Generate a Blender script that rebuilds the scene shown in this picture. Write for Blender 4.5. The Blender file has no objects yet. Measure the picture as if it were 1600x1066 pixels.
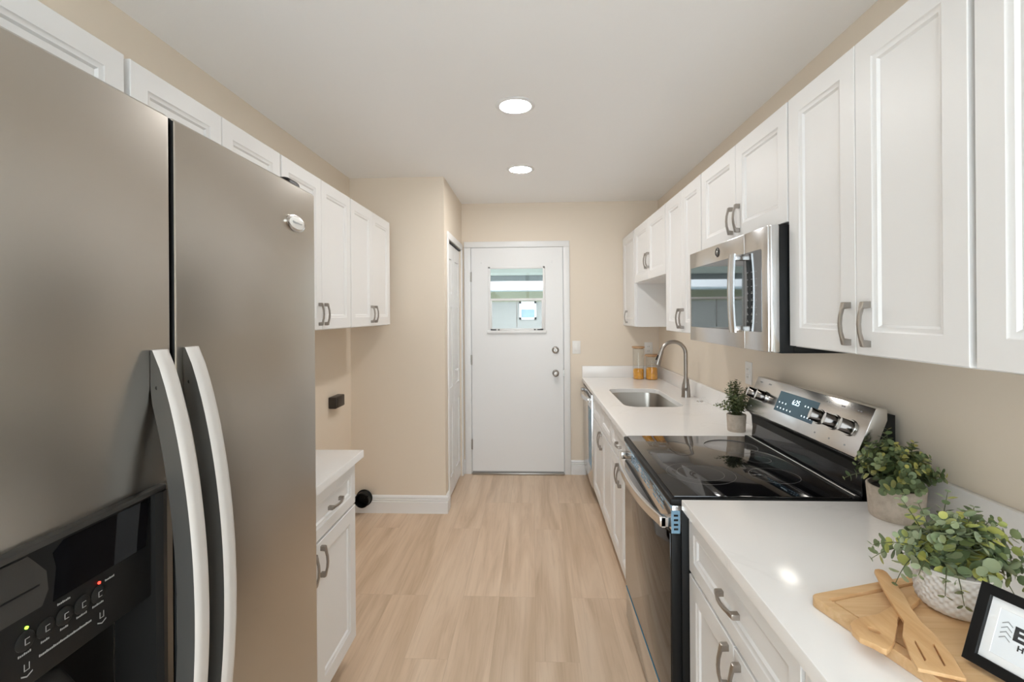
import bpy, bmesh, math, random
from mathutils import Vector, Matrix

# ------------------------------------------------------------------ camera
CAM_H = 1.439
YAW = math.atan(33 / 750.0)
ROLL = 0.0072
sc = bpy.context.scene
C = sc.collection
cam = bpy.data.cameras.new('camera')
cam.sensor_width = 36
cam.lens = 750 / 1600 * 36
cam.shift_y = -42 / 1600
cam.clip_start = 0.02
cam_o = bpy.data.objects.new('camera', cam)
C.objects.link(cam_o)
cam_o.matrix_world = (Matrix.Translation((0, 0, CAM_H)) @ Matrix.Rotation(YAW, 4, 'Z')
                      @ Matrix.Rotation(math.pi / 2, 4, 'X') @ Matrix.Rotation(-ROLL, 4, 'Z'))
sc.camera = cam_o

# ------------------------------------------------------------------ light and exposure
SKY = 6.0          # overcast daylight radiance
LAMP = 168.0        # recessed ceiling lamp radiance
world = bpy.data.worlds.new('sky')
sc.world = world
world.use_nodes = True
bg = world.node_tree.nodes['Background']
bg.inputs[0].default_value = (0.87, 0.94, 1.0, 1)
bg.inputs[1].default_value = SKY
sc.view_settings.view_transform = 'Standard'
sc.view_settings.look = 'None'
sc.view_settings.gamma = 1
sc.view_settings.use_curve_mapping = False
sc.view_settings.exposure = -0.09
sc.cycles.use_denoising = True
sc.cycles.max_bounces = 14
sc.cycles.diffuse_bounces = 8
sc.cycles.glossy_bounces = 5
sc.cycles.transparent_max_bounces = 16
sc.cycles.sample_clamp_indirect = 8

R = random.Random(7)
# room planes (metres, camera at x=0 y=0)
WL, WR, FY, BY, BX, CEIL, BACK = -1.335, 1.115, 4.32, 3.455, -0.641, 2.44, -1.25
CT = 0.87          # counter top height
UF = 0.79          # door face plane of the cabinets on the range side
LF = -1.011        # door face plane of the wall cabinets on the fridge side


# ------------------------------------------------------------------ materials
def srgb(r, g, b):
    f = lambda v: (v / 255 / 12.92) if v / 255 <= .04045 else ((v / 255 + .055) / 1.055) ** 2.4
    return (f(r), f(g), f(b), 1)


def mat(name, col, rough=.5, metal=0, coat=0, emis=None, spec=.5):
    m = bpy.data.materials.new(name)
    m.use_nodes = True
    b = m.node_tree.nodes['Principled BSDF']
    b.inputs['Base Color'].default_value = tuple(col[:3]) + (1,)
    b.inputs['Roughness'].default_value = rough
    b.inputs['Metallic'].default_value = metal
    b.inputs['Coat Weight'].default_value = coat
    b.inputs['Coat Roughness'].default_value = .08
    b.inputs['Specular IOR Level'].default_value = spec
    if emis:
        b.inputs['Emission Color'].default_value = tuple(col[:3]) + (1,)
        b.inputs['Emission Strength'].default_value = emis
    return m


class NT:
    """small node-tree helper"""
    def __init__(s, m):
        s.t = m.node_tree
        s.b = s.t.nodes['Principled BSDF']

    def n(s, kind, **kw):
        x = s.t.nodes.new(kind)
        for k, v in kw.items():
            if k.startswith('_'):
                setattr(x, k[1:], v)
            else:
                x.inputs[k.replace('__', ' ')].default_value = v
        return x

    def l(s, a, b):
        s.t.links.new(a, b)

    def coords(s, scale):
        tc = s.n('ShaderNodeTexCoord')
        mp = s.n('ShaderNodeMapping')
        mp.inputs['Scale'].default_value = scale
        s.l(tc.outputs['Object'], mp.inputs['Vector'])
        return mp.outputs[0]

    def ramp(s, src, stops):
        r = s.n('ShaderNodeValToRGB')
        e = r.color_ramp.elements
        while len(e) < len(stops):
            e.new(.5)
        for i, (p, c) in enumerate(stops):
            e[i].position = p
            e[i].color = tuple(c[:3]) + (1,)
        s.l(src, r.inputs[0])
        return r.outputs[0]

    def mix(s, f, a, b, mode='MIX'):
        x = s.n('ShaderNodeMix', _data_type='RGBA', _blend_type=mode)
        for v, i in ((f, 0), (a, 6), (b, 7)):
            if hasattr(v, 'is_linked'):
                s.l(v, x.inputs[i])
            else:
                x.inputs[i].default_value = v
        return x.outputs[2]

    def bump(s, src, strength, dist=.001):
        x = s.n('ShaderNodeBump', Strength=strength, Distance=dist)
        s.l(src, x.inputs['Height'])
        s.l(x.outputs[0], s.b.inputs['Normal'])


def painted(name, col, rough, scale=220, strength=.06):
    m = mat(name, col, rough)
    t = NT(m)
    nz = t.n('ShaderNodeTexNoise', Scale=scale, Detail=3)
    t.l(t.coords((1, 1, 1)), nz.inputs['Vector'])
    t.bump(nz.outputs[0], strength)
    return m


M = {}
M['wall'] = painted('beige_wall_paint', (.76, .67, .56), .55, 160, .12)
M['ceiling'] = painted('ceiling_paint', (.90, .90, .90), .8, 60, .2)
M['white'] = painted('white_lacquer', (.775, .77, .765), .4, 30, .01)
M['trim'] = painted('white_trim_paint', (.80, .80, .80), .35, 30, .01)
M['gap'] = mat('grey_reveal', (.35, .34, .33), .6)
M['nickel'] = mat('brushed_nickel', (.36, .33, .30), .32, 1)
M['chrome'] = mat('satin_chrome', (.62, .60, .58), .2, 1)
M['black'] = mat('black_plastic', (.008, .008, .008), .42, 0, 0, None, .2)
M['blackgloss'] = mat('black_glass', (.004, .004, .005), .05, 0, 0, None, .75)
M['dark'] = mat('dark_grey_plastic', (.013, .0125, .012), .45, 0, 0, None, .15)
M['grey'] = mat('grey_plastic', (.035, .033, .031), .4, 0, 0, None, .2)
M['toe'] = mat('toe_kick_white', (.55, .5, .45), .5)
M['plate'] = mat('outlet_white', (.82, .81, .79), .35)
M['slot'] = mat('outlet_slot', (.25, .24, .23), .5)
M['film'] = mat('blue_film', (.05, .22, .36), .25)
M['filmpale'] = mat('pale_blue_film', (.22, .38, .52), .2, .3)
M['mark'] = mat('grey_print', (.3, .3, .3), .5)
M['faint'] = mat('faint_print', (.07, .07, .072), .5)
M['inkgrey'] = mat('ink_on_steel', (.28, .29, .30), .5)
M['lens'] = mat('lamp_lens', (1, .98, .955), .4, emis=LAMP)
M['hoodlens'] = mat('hood_lamp_lens', (1, .95, .86), .4, emis=22)
M['digits'] = mat('lit_digits', (.75, .9, 1), .5, emis=1.3)
M['red'] = mat('red_indicator', (1, .05, .03), .5, emis=2.5)
M['green'] = mat('green_indicator', (.45, 1, .08), .5, emis=1.6)
M['bronze'] = mat('dark_brown_plastic', (.035, .026, .02), .4)
M['soil'] = mat('dark_soil', (.02, .015, .01), .9)
M['stem'] = mat('plant_stem', (.09, .10, .04), .6)
M['brass'] = mat('dull_metal', (.45, .43, .4), .35, 1)
M['ring'] = mat('burner_print', (.16, .155, .15), .4)


def steel(name, col, rough, axis, amount=.05):
    m = mat(name, col, rough, 1)
    t = NT(m)
    s = [900, 900, 900]
    s[axis] = 6
    nz = t.n('ShaderNodeTexNoise', Scale=1, Detail=2)
    t.l(t.coords(s), nz.inputs['Vector'])
    r = t.n('ShaderNodeMapRange')
    r.inputs['To Min'].default_value = rough - amount
    r.inputs['To Max'].default_value = rough + amount
    t.l(nz.outputs[0], r.inputs[0])
    t.l(r.outputs[0], t.b.inputs['Roughness'])
    t.bump(nz.outputs[0], .002, .0002)
    return m


M['steelv'] = steel('brushed_steel_vertical', (.52, .49, .445), .28, 2, .008)
M['steelh'] = steel('brushed_steel_horizontal', (.68, .685, .69), .2, 1, .03)
M['basin'] = steel('sink_steel', (.50, .47, .43), .3, 0)
M['fridgehandle'] = mat('silver_handle', (.60, .58, .56), .45, .25)
M['mirrorglass'] = mat('mirror_black_glass', (.006, .006, .007), .03)
M['mirrorglass'].node_tree.nodes['Principled BSDF'].inputs['IOR'].default_value = 2.6
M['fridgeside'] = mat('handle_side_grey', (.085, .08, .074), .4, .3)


def wood(name, c1, c2, c3, axis, rough=.45, fine=90, sx=2.5):
    m = mat(name, c1, rough)
    t = NT(m)
    s = [fine, fine, fine]
    s[axis] = sx
    nz = t.n('ShaderNodeTexNoise', Scale=1, Detail=5, Roughness=.6, Distortion=.4)
    t.l(t.coords(s), nz.inputs['Vector'])
    t.l(t.ramp(nz.outputs[0], [(.3, c2), (.5, c1), (.72, c3)]), t.b.inputs['Base Color'])
    return m


M['bamboo'] = wood('bamboo', (.66, .43, .225), (.58, .355, .17), (.72, .50, .29), 0, .45, 60, 3)
M['beech'] = wood('beech_utensil', (.64, .39, .185), (.57, .325, .145), (.69, .45, .23), 1, .5, 70, 8)
M['cork'] = wood('jar_lid_wood', (.50, .30, .16), (.42, .24, .12), (.56, .36, .2), 0, .5)


def floor_mat():
    m = mat('oak_vinyl_planks', (.6, .45, .3), .42)
    t = NT(m)
    tc = t.n('ShaderNodeTexCoord')
    sp = t.n('ShaderNodeSeparateXYZ')
    t.l(tc.outputs['Object'], sp.inputs[0])
    cb = t.n('ShaderNodeCombineXYZ')
    t.l(sp.outputs[1], cb.inputs[0])
    t.l(sp.outputs[0], cb.inputs[1])
    br = t.n('ShaderNodeTexBrick', _offset=.37, _offset_frequency=3)
    br.inputs['Scale'].default_value = 1
    br.inputs['Brick Width'].default_value = 1.22
    br.inputs['Row Height'].default_value = .183
    br.inputs['Mortar Size'].default_value = .0009
    br.inputs['Mortar Smooth'].default_value = .3
    br.inputs['Color1'].default_value = (.96, .955, .95, 1)
    br.inputs['Color2'].default_value = (1.04, 1.035, 1.03, 1)
    br.inputs['Mortar'].default_value = (.82, .80, .78, 1)
    t.l(cb.outputs[0], br.inputs['Vector'])
    # every plank shifts the grain so the figure breaks at the seams
    add = t.n('ShaderNodeVectorMath', _operation='MULTIPLY_ADD')
    t.l(br.outputs['Color'], add.inputs[0])
    add.inputs[1].default_value = (37, 19, 0)
    t.l(tc.outputs['Object'], add.inputs[2])
    def grain(sx, sy, detail, dist):
        mp = t.n('ShaderNodeMapping')
        mp.inputs['Scale'].default_value = (sx, sy, 1)
        t.l(add.outputs[0], mp.inputs[0])
        nz = t.n('ShaderNodeTexNoise', Scale=1, Detail=detail, Distortion=dist, Roughness=.55)
        t.l(mp.outputs[0], nz.inputs['Vector'])
        return nz.outputs[0]
    big = t.ramp(grain(9, .8, 4, .9), [(.30, (.53, .385, .26)), (.50, (.65, .495, .36)), (.72, (.72, .57, .43))])
    fine = t.ramp(grain(60, 2.6, 6, 1.2), [(.30, (.90, .885, .87)), (.5, (1, 1, 1)), (.8, (1.03, 1.03, 1.03))])
    c = t.mix(1.0, big, fine, 'MULTIPLY')
    c = t.mix(1.0, c, br.outputs['Color'], 'MULTIPLY')
    t.l(c, t.b.inputs['Base Color'])
    return m


M['floor'] = floor_mat()


def quartz():
    m = mat('white_quartz', (.84, .82, .80), .16, 0, 0, None, .45)
    t = NT(m)
    nz = t.n('ShaderNodeTexNoise', Scale=2.1, Detail=6, Roughness=.55, Distortion=1.1)
    t.l(t.coords((1, 1, 1)), nz.inputs['Vector'])
    v = t.ramp(nz.outputs[0], [(.485, (.85, .835, .82)), (.502, (.78, .765, .75)), (.52, (.85, .835, .82))])
    nz2 = t.n('ShaderNodeTexNoise', Scale=1.3, Detail=2)
    t.l(t.coords((1, 1, 1)), nz2.inputs['Vector'])
    f = t.ramp(nz2.outputs[0], [(.45, (0, 0, 0)), (.62, (1, 1, 1))])
    t.l(t.mix(f, (.85, .835, .82, 1), v), t.b.inputs['Base Color'])
    return m


M['quartz'] = quartz()


def concrete(name, a, b):
    m = mat(name, a, .85)
    t = NT(m)
    nz = t.n('ShaderNodeTexNoise', Scale=38, Detail=6, Roughness=.65)
    t.l(t.coords((1, 1, 1)), nz.inputs['Vector'])
    t.l(t.ramp(nz.outputs[0], [(.35, b), (.62, a)]), t.b.inputs['Base Color'])
    t.bump(nz.outputs[0], .25)
    return m


M['concrete'] = concrete('beige_cement', (.48, .41, .34), (.37, .31, .25))
M['ceramic'] = mat('white_ceramic', (.70, .67, .64), .3)
M['pasta'] = concrete('orange_dry_pasta', (.85, .42, .04), (.62, .26, .02))
M['pastab'] = concrete('amber_dry_pasta', (.80, .38, .02), (.50, .20, .01))
M['stucco'] = concrete('grey_green_stucco', (.37, .375, .36), (.32, .325, .31))
M['olive'] = concrete('olive_stucco', (.30, .31, .215), (.26, .27, .185))
M['patio'] = mat('pale_green_soffit', (.56, .62, .57), .7)
M['beam'] = mat('dark_grey_beam', (.14, .16, .16), .6)
M['fascia'] = mat('white_fascia', (.80, .80, .82), .5)
M['gutter'] = mat('pale_blue_fascia', (.62, .72, .78), .5)
M['slabc'] = mat('patio_concrete', (.50, .49, .47), .8)
M['skyglass'] = mat('neighbour_glass', (.28, .42, .55), .08)


def leafmat(name, cols, rough=.5):
    m = mat(name, cols[0], rough)
    t = NT(m)
    g = t.n('ShaderNodeNewGeometry')
    n = len(cols)
    r = t.n('ShaderNodeValToRGB')
    r.color_ramp.interpolation = 'LINEAR'
    e = r.color_ramp.elements
    while len(e) < n:
        e.new(.5)
    for i, c in enumerate(cols):
        e[i].position = i / (n - 1) if i < n - 1 else .97
        e[i].color = tuple(c) + (1,)
    t.l(g.outputs['Random Per Island'], r.inputs[0])
    t.l(r.outputs[0], t.b.inputs['Base Color'])
    t.b.inputs['Subsurface Weight'].default_value = 0
    return m


M['euc'] = leafmat('eucalyptus_leaf', [(.11, .15, .065), (.16, .21, .10), (.24, .29, .165), (.33, .38, .24), (.20, .24, .085), (.50, .50, .13)])
M['bush'] = leafmat('dark_round_leaf', [(.06, .085, .03), (.09, .13, .05), (.13, .175, .075), (.19, .23, .10), (.38, .36, .09)])
M['box'] = leafmat('small_dark_leaf', [(.04, .06, .022), (.075, .105, .038), (.13, .16, .065), (.21, .215, .095)])


def glassmat(name, tint=(1, 1, 1), refl=.35, rough=.01, base=.05):
    m = bpy.data.materials.new(name)
    m.use_nodes = True
    t = m.node_tree
    t.nodes.remove(t.nodes['Principled BSDF'])
    out = t.nodes['Material Output']
    tr = t.nodes.new('ShaderNodeBsdfTransparent')
    tr.inputs[0].default_value = tuple(tint) + (1,)
    gl = t.nodes.new('ShaderNodeBsdfGlossy')
    gl.inputs['Roughness'].default_value = rough
    lw = t.nodes.new('ShaderNodeLayerWeight')
    lw.inputs[0].default_value = refl
    mr = t.nodes.new('ShaderNodeMapRange')
    mr.inputs['To Min'].default_value = base
    mr.inputs['To Max'].default_value = .75
    t.links.new(lw.outputs['Facing'], mr.inputs[0])
    mx = t.nodes.new('ShaderNodeMixShader')
    t.links.new(mr.outputs[0], mx.inputs[0])
    t.links.new(tr.outputs[0], mx.inputs[1])
    t.links.new(gl.outputs[0], mx.inputs[2])
    t.links.new(mx.outputs[0], out.inputs[0])
    return m


M['pane'] = glassmat('window_glass', (.97, .99, .99), .10, .01, .012)
M['jarglass'] = glassmat('jar_glass', (.96, .975, .97), .25)
M['bottleglass'] = glassmat('bottle_glass', (.86, .90, .88), .35, .02, .08)
M['hazy'] = glassmat('film_covered_glass', (.92, .93, .925), .10, .25, .02)


# ------------------------------------------------------------------ mesh building
class MB:
    def __init__(s):
        s.bm = bmesh.new()
        s.mats = []

    def mi(s, m):
        if m not in s.mats:
            s.mats.append(m)
        return s.mats.index(m)

    def add(s, tb, m):
        i = s.mi(m)
        for f in tb.faces:
            f.material_index = i
        me = bpy.data.meshes.new('tmp')
        tb.to_mesh(me)
        tb.free()
        s.bm.from_mesh(me)
        bpy.data.meshes.remove(me)
        return s

    def box(s, x0, x1, y0, y1, z0, z1, m, bev=0.0, seg=2):
        tb = bmesh.new()
        bmesh.ops.create_cube(tb, size=1)
        for v in tb.verts:
            v.co = Vector(((x0 + x1) / 2 + v.co.x * (x1 - x0), (y0 + y1) / 2 + v.co.y * (y1 - y0), (z0 + z1) / 2 + v.co.z * (z1 - z0)))
        if bev:
            bmesh.ops.bevel(tb, geom=tb.edges[:], offset=bev, segments=seg, affect='EDGES', profile=.5)
        return s.add(tb, m)

    def loft(s, rings, m, cap=True, closed=True, cyc=False):
        tb = bmesh.new()
        vr = [[tb.verts.new(p) for p in r] for r in rings]
        k = len(vr[0])
        pairs = list(zip(vr, vr[1:])) + ([(vr[-1], vr[0])] if cyc else [])
        for a, b in pairs:
            for i in range(k if closed else k - 1):
                j = (i + 1) % k
                tb.faces.new((a[i], a[j], b[j], b[i]))
        if cap and not cyc:
            tb.faces.new(vr[0][::-1])
            tb.faces.new(vr[-1])
        bmesh.ops.recalc_face_normals(tb, faces=tb.faces[:])
        return s.add(tb, m)

    def lathe(s, prof, c, m, seg=32, axis='Z', cap=True, fn=None):
        rings = []
        for r, h in prof:
            ring = []
            for i in range(seg):
                a = 2 * math.pi * i / seg
                rr = r if fn is None else fn(r, h, a)
                p = (rr * math.cos(a), rr * math.sin(a), h)
                if axis == 'X':
                    p = (p[2], p[0], p[1])
                elif axis == 'Y':
                    p = (p[1], p[2], p[0])
                elif isinstance(axis, Matrix):
                    p = axis @ Vector(p)
                ring.append(Vector(p) + Vector(c))
            rings.append(ring)
        return s.loft(rings, m, cap)

    def tube(s, pts, rad, m, seg=12, cap=True):
        pts = [Vector(p) for p in pts]
        rings = []
        up = None
        for i, p in enumerate(pts):
            d = (pts[min(i + 1, len(pts) - 1)] - pts[max(i - 1, 0)]).normalized()
            if up is None:
                up = d.orthogonal().normalized()
            up = (up - d * up.dot(d)).normalized()
            w = d.cross(up)
            r = rad[i] if isinstance(rad, (list, tuple)) else rad
            rings.append([p + (up * math.cos(2 * math.pi * k / seg) + w * math.sin(2 * math.pi * k / seg)) * r for k in range(seg)])
        return s.loft(rings, m, cap)

    def prism(s, poly, vec, m, bev=0.0, holes=()):
        """3D polygon (with holes) extruded along vec"""
        tb = bmesh.new()
        vec = Vector(vec)
        loops = [poly] + list(holes)
        for off in (Vector((0, 0, 0)), vec):
            es = []
            for lp in loops:
                vs = [tb.verts.new(Vector(p) + off) for p in lp]
                es += [tb.edges.new((vs[i], vs[(i + 1) % len(vs)])) for i in range(len(vs))]
            if len(loops) == 1:
                tb.faces.new(vs)
            else:
                bmesh.ops.triangle_fill(tb, use_beauty=True, edges=es)
        tb.verts.ensure_lookup_table()
        n = len(tb.verts) // 2
        o = 0
        for lp in loops:
            k = len(lp)
            for i in range(k):
                j = (i + 1) % k
                tb.faces.new((tb.verts[o + i], tb.verts[o + j], tb.verts[n + o + j], tb.verts[n + o + i]))
            o += k
        bmesh.ops.recalc_face_normals(tb, faces=tb.faces[:])
        if bev:
            es = [e for e in tb.edges if len(e.link_faces) == 2 and e.calc_face_angle(0) > .6]
            bmesh.ops.bevel(tb, geom=es, offset=bev, segments=2, affect='EDGES', profile=.5)
        return s.add(tb, m)

    def xform(s, mtx):
        bmesh.ops.transform(s.bm, matrix=mtx, verts=s.bm.verts[:])
        return s

    def build(s, name, parent=None, smooth=True, angle=38):
        me = bpy.data.meshes.new(name)
        o = bpy.data.objects.new(name, me)
        C.objects.link(o)
        org = Vector((0, 0, 0))
        if parent is not None:
            p = parent
            while p.parent is not None:
                p = p.parent
            org = p.location.copy()
            o.parent = parent
        else:
            lo = [min(v.co[k] for v in s.bm.verts) for k in range(3)]
            hi = [max(v.co[k] for v in s.bm.verts) for k in range(3)]
            org = Vector(((lo[0] + hi[0]) / 2, (lo[1] + hi[1]) / 2, lo[2])) if not getattr(s, 'world', False) else org
            o.location = org
        bmesh.ops.translate(s.bm, verts=s.bm.verts[:], vec=-org)
        s.bm.to_mesh(me)
        s.bm.free()
        for m in s.mats:
            me.materials.append(m)
        if smooth:
            for f in me.polygons:
                f.use_smooth = True
            me.set_sharp_from_angle(angle=math.radians(angle))
        return o


def tag(o, label, cat, group=None, kind=None):
    if label:
        o['label'] = label
    if cat:
        o['category'] = cat
    if group:
        o['group'] = group
    if kind:
        o['kind'] = kind
    return o


def thing(name, label, cat, loc, group=None, kind=None):
    o = bpy.data.objects.new(name, None)
    o.empty_display_size = .05
    C.objects.link(o)
    o.location = loc
    return tag(o, label, cat, group, kind)


def struct(name, mb, label=None, cat=None):
    mb.world = True
    o = mb.build(name)
    o['kind'] = 'structure'
    return tag(o, label, cat)


def text(name, body, size, origin, right, up, m, parent, extrude=.0003, align='LEFT', offset=0.0):
    cu = bpy.data.curves.new(name, 'FONT')
    cu.body = body
    cu.size = size
    cu.extrude = extrude
    cu.offset = offset
    cu.align_x = align
    cu.materials.append(m)
    tmp = bpy.data.objects.new('tmp', cu)
    C.objects.link(tmp)
    bpy.context.view_layer.update()
    me = bpy.data.meshes.new_from_object(tmp.evaluated_get(bpy.context.evaluated_depsgraph_get()))
    bpy.data.objects.remove(tmp)
    bpy.data.curves.remove(cu)
    o = bpy.data.objects.new(name, me)
    C.objects.link(o)
    if not me.materials:
        me.materials.append(m)
    r, u = Vector(right).normalized(), Vector(up).normalized()
    n = r.cross(u)
    p = parent
    while p.parent is not None:
        p = p.parent
    org = Vector(origin) - p.location
    o.parent = parent
    o.matrix_local = Matrix(((r.x, u.x, n.x, org.x), (r.y, u.y, n.y, org.y), (r.z, u.z, n.z, org.z), (0, 0, 0, 1)))
    return o


def rect_ring(x, y0, y1, z0, z1, ins):
    return [(x, y0 + ins, z0 + ins), (x, y1 - ins, z0 + ins), (x, y1 - ins, z1 - ins), (x, y0 + ins, z1 - ins)]


def shaker(mb, y0, y1, z0, z1, xf, s, m, frame=.055, th=.02):
    """shaker front in a plane x=const; s=+1 looks to +x, -1 to -x"""
    pr = [(0, th), (0, .0015), (.0015, 0), (frame, 0), (frame + .004, .0035), (frame + .012, .0045), (frame + .017, .010)]
    mb.loft([rect_ring(xf - s * d, y0, y1, z0, z1, i) for i, d in pr], m)


def pull(mb, x, y, z, s, m, L=.108, vert=True):
    """bowed bar pull with flat feet standing on plane x"""
    secs = [(-.5, 0, .016, .0062), (-.49, 0, .0185, .0065), (-.36, 0, .0215, .0065), (-.34, .015, .0225, .0048), (-.18, .0195, .0265, .0046), (0, .021, .028, .0045)]
    secs = secs + [(-a, b, c, d) for a, b, c, d in secs[-2::-1]]
    rings = []
    for t, i, o, w in secs:
        a = t * L
        pts = [(i, -w), (o - .002, -w), (o, -w + .002), (o, w - .002), (o - .002, w), (i, w)]
        rings.append([(x + s * p, y + q, z + a) if vert else (x + s * p, y + a, z + q) for p, q in pts])
    mb.loft(rings, m)


# ------------------------------------------------------------------ room shell
T = .12
struct('floor', MB().box(WL - T, WR + T, BACK - T, FY + .0, -.06, 0, M['floor']), 'light oak vinyl plank floor', 'floor')
struct('ceiling', MB().box(WL - T, WR + T, BACK - T, FY + T, CEIL, CEIL + .1, M['ceiling']), 'plain off-white ceiling', 'ceiling')
struct('wall_left', MB().box(WL - T, WL, BACK - T, FY + T, 0, CEIL, M['wall']), 'beige wall behind the refrigerator', 'wall')
struct('wall_right', MB().box(WR, WR + T, BACK - T, FY + T, 0, CEIL, M['wall']), 'beige wall behind the range', 'wall')
DX0, DX1, DZ = -.556, .268, 2.035
w = MB()
w.box(WL, DX0 - .012, FY, FY + T, 0, CEIL, M['wall'])
w.box(DX1 + .012, WR, FY, FY + T, 0, CEIL, M['wall'])
w.box(DX0 - .012, DX1 + .012, FY, FY + T, DZ + .012, CEIL, M['wall'])
struct('wall_back', w, 'beige end wall around the white exterior door', 'wall')
struct('wall_closet_front', MB().box(WL, BX, BY, BY + .09, 0, CEIL, M['wall']), 'beige closet wall facing the camera', 'wall')
CY0, CY1, CZ = 3.60, 4.245, 2.012
w = MB()
w.box(BX - .09, BX, BY + .09, CY0, 0, CEIL, M['wall'])
w.box(BX - .09, BX, CY1, FY, 0, CEIL, M['wall'])
w.box(BX - .09, BX, CY0, CY1, CZ, CEIL, M['wall'])
struct('wall_closet_side', w, 'beige closet wall that holds the folding door', 'wall')
# rear wall behind the camera; unseen glazed opening added for daylight fill
w = MB()
WX0, WX1, WZ0, WZ1 = -1.27, 1.05, .06, 2.36
w.box(WL, WX0, BACK - T, BACK, 0, CEIL, M['wall'])
w.box(WX1, WR, BACK - T, BACK, 0, CEIL, M['wall'])
w.box(WX0, WX1, BACK - T, BACK, WZ1, CEIL, M['wall'])
w.box(WX0, WX1, BACK - T, BACK, 0, WZ0, M['wall'])
struct('wall_front', w, 'beige wall behind the camera', 'wall')
win = thing('fill_window_1', 'added unseen glazed opening behind the camera, for daylight fill', 'window', ((WX0 + WX1) / 2, BACK - .06, WZ0), kind='structure')
f = MB()
for x in (WX0, (WX0 + WX1) / 2 - .03, WX1 - .06):
    f.box(x, x + .06, BACK - .09, BACK - .03, WZ0, WZ1, M['trim'], .003)
f.box(WX0, WX1, BACK - .088, BACK - .032, WZ0, WZ0 + .06, M['trim'], .003)
f.box(WX0, WX1, BACK - .088, BACK - .032, WZ1 - .06, WZ1, M['trim'], .003)
f.build('window_frame', win)
MB().box(WX0 + .06, WX1 - .06, BACK - .063, BACK - .057, WZ0 + .06, WZ1 - .06, M['pane']).build('window_pane', win)


def baseboard(name, p0, p1, n, label):
    """moulded baseboard from p0 to p1, standing out along n"""
    prof = [(0, 0), (.016, 0), (.016, .082), (.009, .086), (.013, .090), (.013, .098), (.006, .102), (.010, .106), (.010, .117), (.004, .126), (0, .128)]
    rings = [[(p[0] + n[0] * a, p[1] + n[1] * a, b + .0) for a, b in prof] for p in (p0, p1)]
    return struct(name, MB().loft(rings, M['trim']), label, 'baseboard')


baseboard('baseboard_closet_front', (WL, BY, 0), (BX + .016, BY, 0), (0, -1), 'white baseboard along the closet wall')
baseboard('baseboard_closet_side', (BX, BY + .0005, 0), (BX, CY0 - .045, 0), (1, 0), 'short white baseboard beside the folding door')
baseboard('baseboard_back_west', (BX + .001, FY, 0), (DX0 - .066, FY, 0), (0, -1), 'short white baseboard between closet and door casing')
baseboard('baseboard_back_east', (DX1 + .062, FY, 0), (.46, FY, 0), (0, -1), 'white baseboard between door casing and dishwasher')

# ------------------------------------------------------------------ exterior door
d = thing('door_1', 'white exterior door with a small window', 'door', ((DX0 + DX1) / 2, 4.32, 0), kind='structure')
WA0, WA1, WB0, WB1 = -.385, .092, 1.298, 1.850   # glazed opening
y0, y1 = 4.302, 4.345
m = MB()
for a, b, c, e in ((DX0 + .003, WA0, .03, DZ), (WA1, DX1 - .003, .03, DZ), (WA0, WA1, .03, WB0), (WA0, WA1, WB1, DZ)):
    m.box(a, b, y0, y1, c, e, M['trim'])
m.build('door_slab', d)
m = MB()   # moulding round the glazing, sill strip below
for a, b, c, e in ((WA0 - .016, WA0 + .004, WB0 - .016, WB1 + .016), (WA1 - .004, WA1 + .016, WB0 - .016, WB1 + .016)):
    m.box(a, b, y0 - .012, y0 + .02, c, e, M['trim'], .004)
m.box(WA0 - .018, WA1 + .018, y0 - .012, y0 + .02, WB1 - .004, WB1 + .016, M['trim'], .004)
m.box(WA0 - .026, WA1 + .026, y0 - .02, y0 + .02, WB0 - .03, WB0 - .004, M['trim'], .004)
wf = m.build('window_moulding', d)
m = MB()   # lower sash standing in front of the upper one
ZM = 1.575
m.box(WA0 + .002, WA1 - .002, y0 - .009, y0 + .012, ZM - .016, ZM + .004, M['trim'], .002)
m.box(WA0 + .002, WA0 + .016, y0 - .009, y0 + .012, WB0, ZM - .012, M['trim'], .002)
m.box(WA1 - .016, WA1 - .002, y0 - .009, y0 + .012, WB0, ZM - .012, M['trim'], .002)
m.box(WA0 + .002, WA1 - .002, y0 - .009, y0 + .012, WB0 - .004, WB0 + .012, M['trim'], .002)
m.build('lower_sash', d)
m = MB()
m.box(-.149, -.144, y0 - .004, y0 + .006, WB0 + .022, ZM - .016, M['gap'])
m.box(.062, .070, y0 - .012, y0 - .006, WB0 + .045, WB0 + .055, M['gap'])
m.build('sash_bar', d)
m = MB()
for a, b in ((WA0 + .004, WA0 + .055), (WA0 + .07, WA0 + .085), (WA1 - .085, WA1 - .07), (WA1 - .055, WA1 - .004)):
    m.box(a, b, y0 - .016, y0 - .008, WB0 - .003, WB0 + .006, M['black'])
m.build('sash_catch', d)
MB().box(WA0, WA1, 4.326, 4.330, ZM - .004, WB1, M['pane']).build('upper_pane', d)
MB().box(WA0 + .01, WA1 - .01, 4.306, 4.309, WB0 + .008, ZM - .012, M['hazy']).build('lower_pane', d)
for zz, nm in ((1.116, 'deadbolt'), (.91, 'door_knob')):
    m = MB()
    pr = [(.030, 0), (.030, .004), (.027, .010), (.012, .014)]
    if nm == 'door_knob':
        pr += [(.011, .030), (.022, .036), (.027, .046), (.026, .058), (.018, .066), (.0, .068)]
    else:
        pr = [(.032, 0), (.032, .006), (.027, .014), (.017, .017), (.016, .022), (0, .022)]
    m.lathe([(max(r, .0004), -h) for r, h in pr], (.197, y0, zz), M['nickel'], 24, 'Y')
    if nm == 'deadbolt':
        m.box(.194, .200, y0 - .034, y0 - .02, zz - .011, zz + .011, M['chrome'], .002)
    m.build(nm, d)
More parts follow.
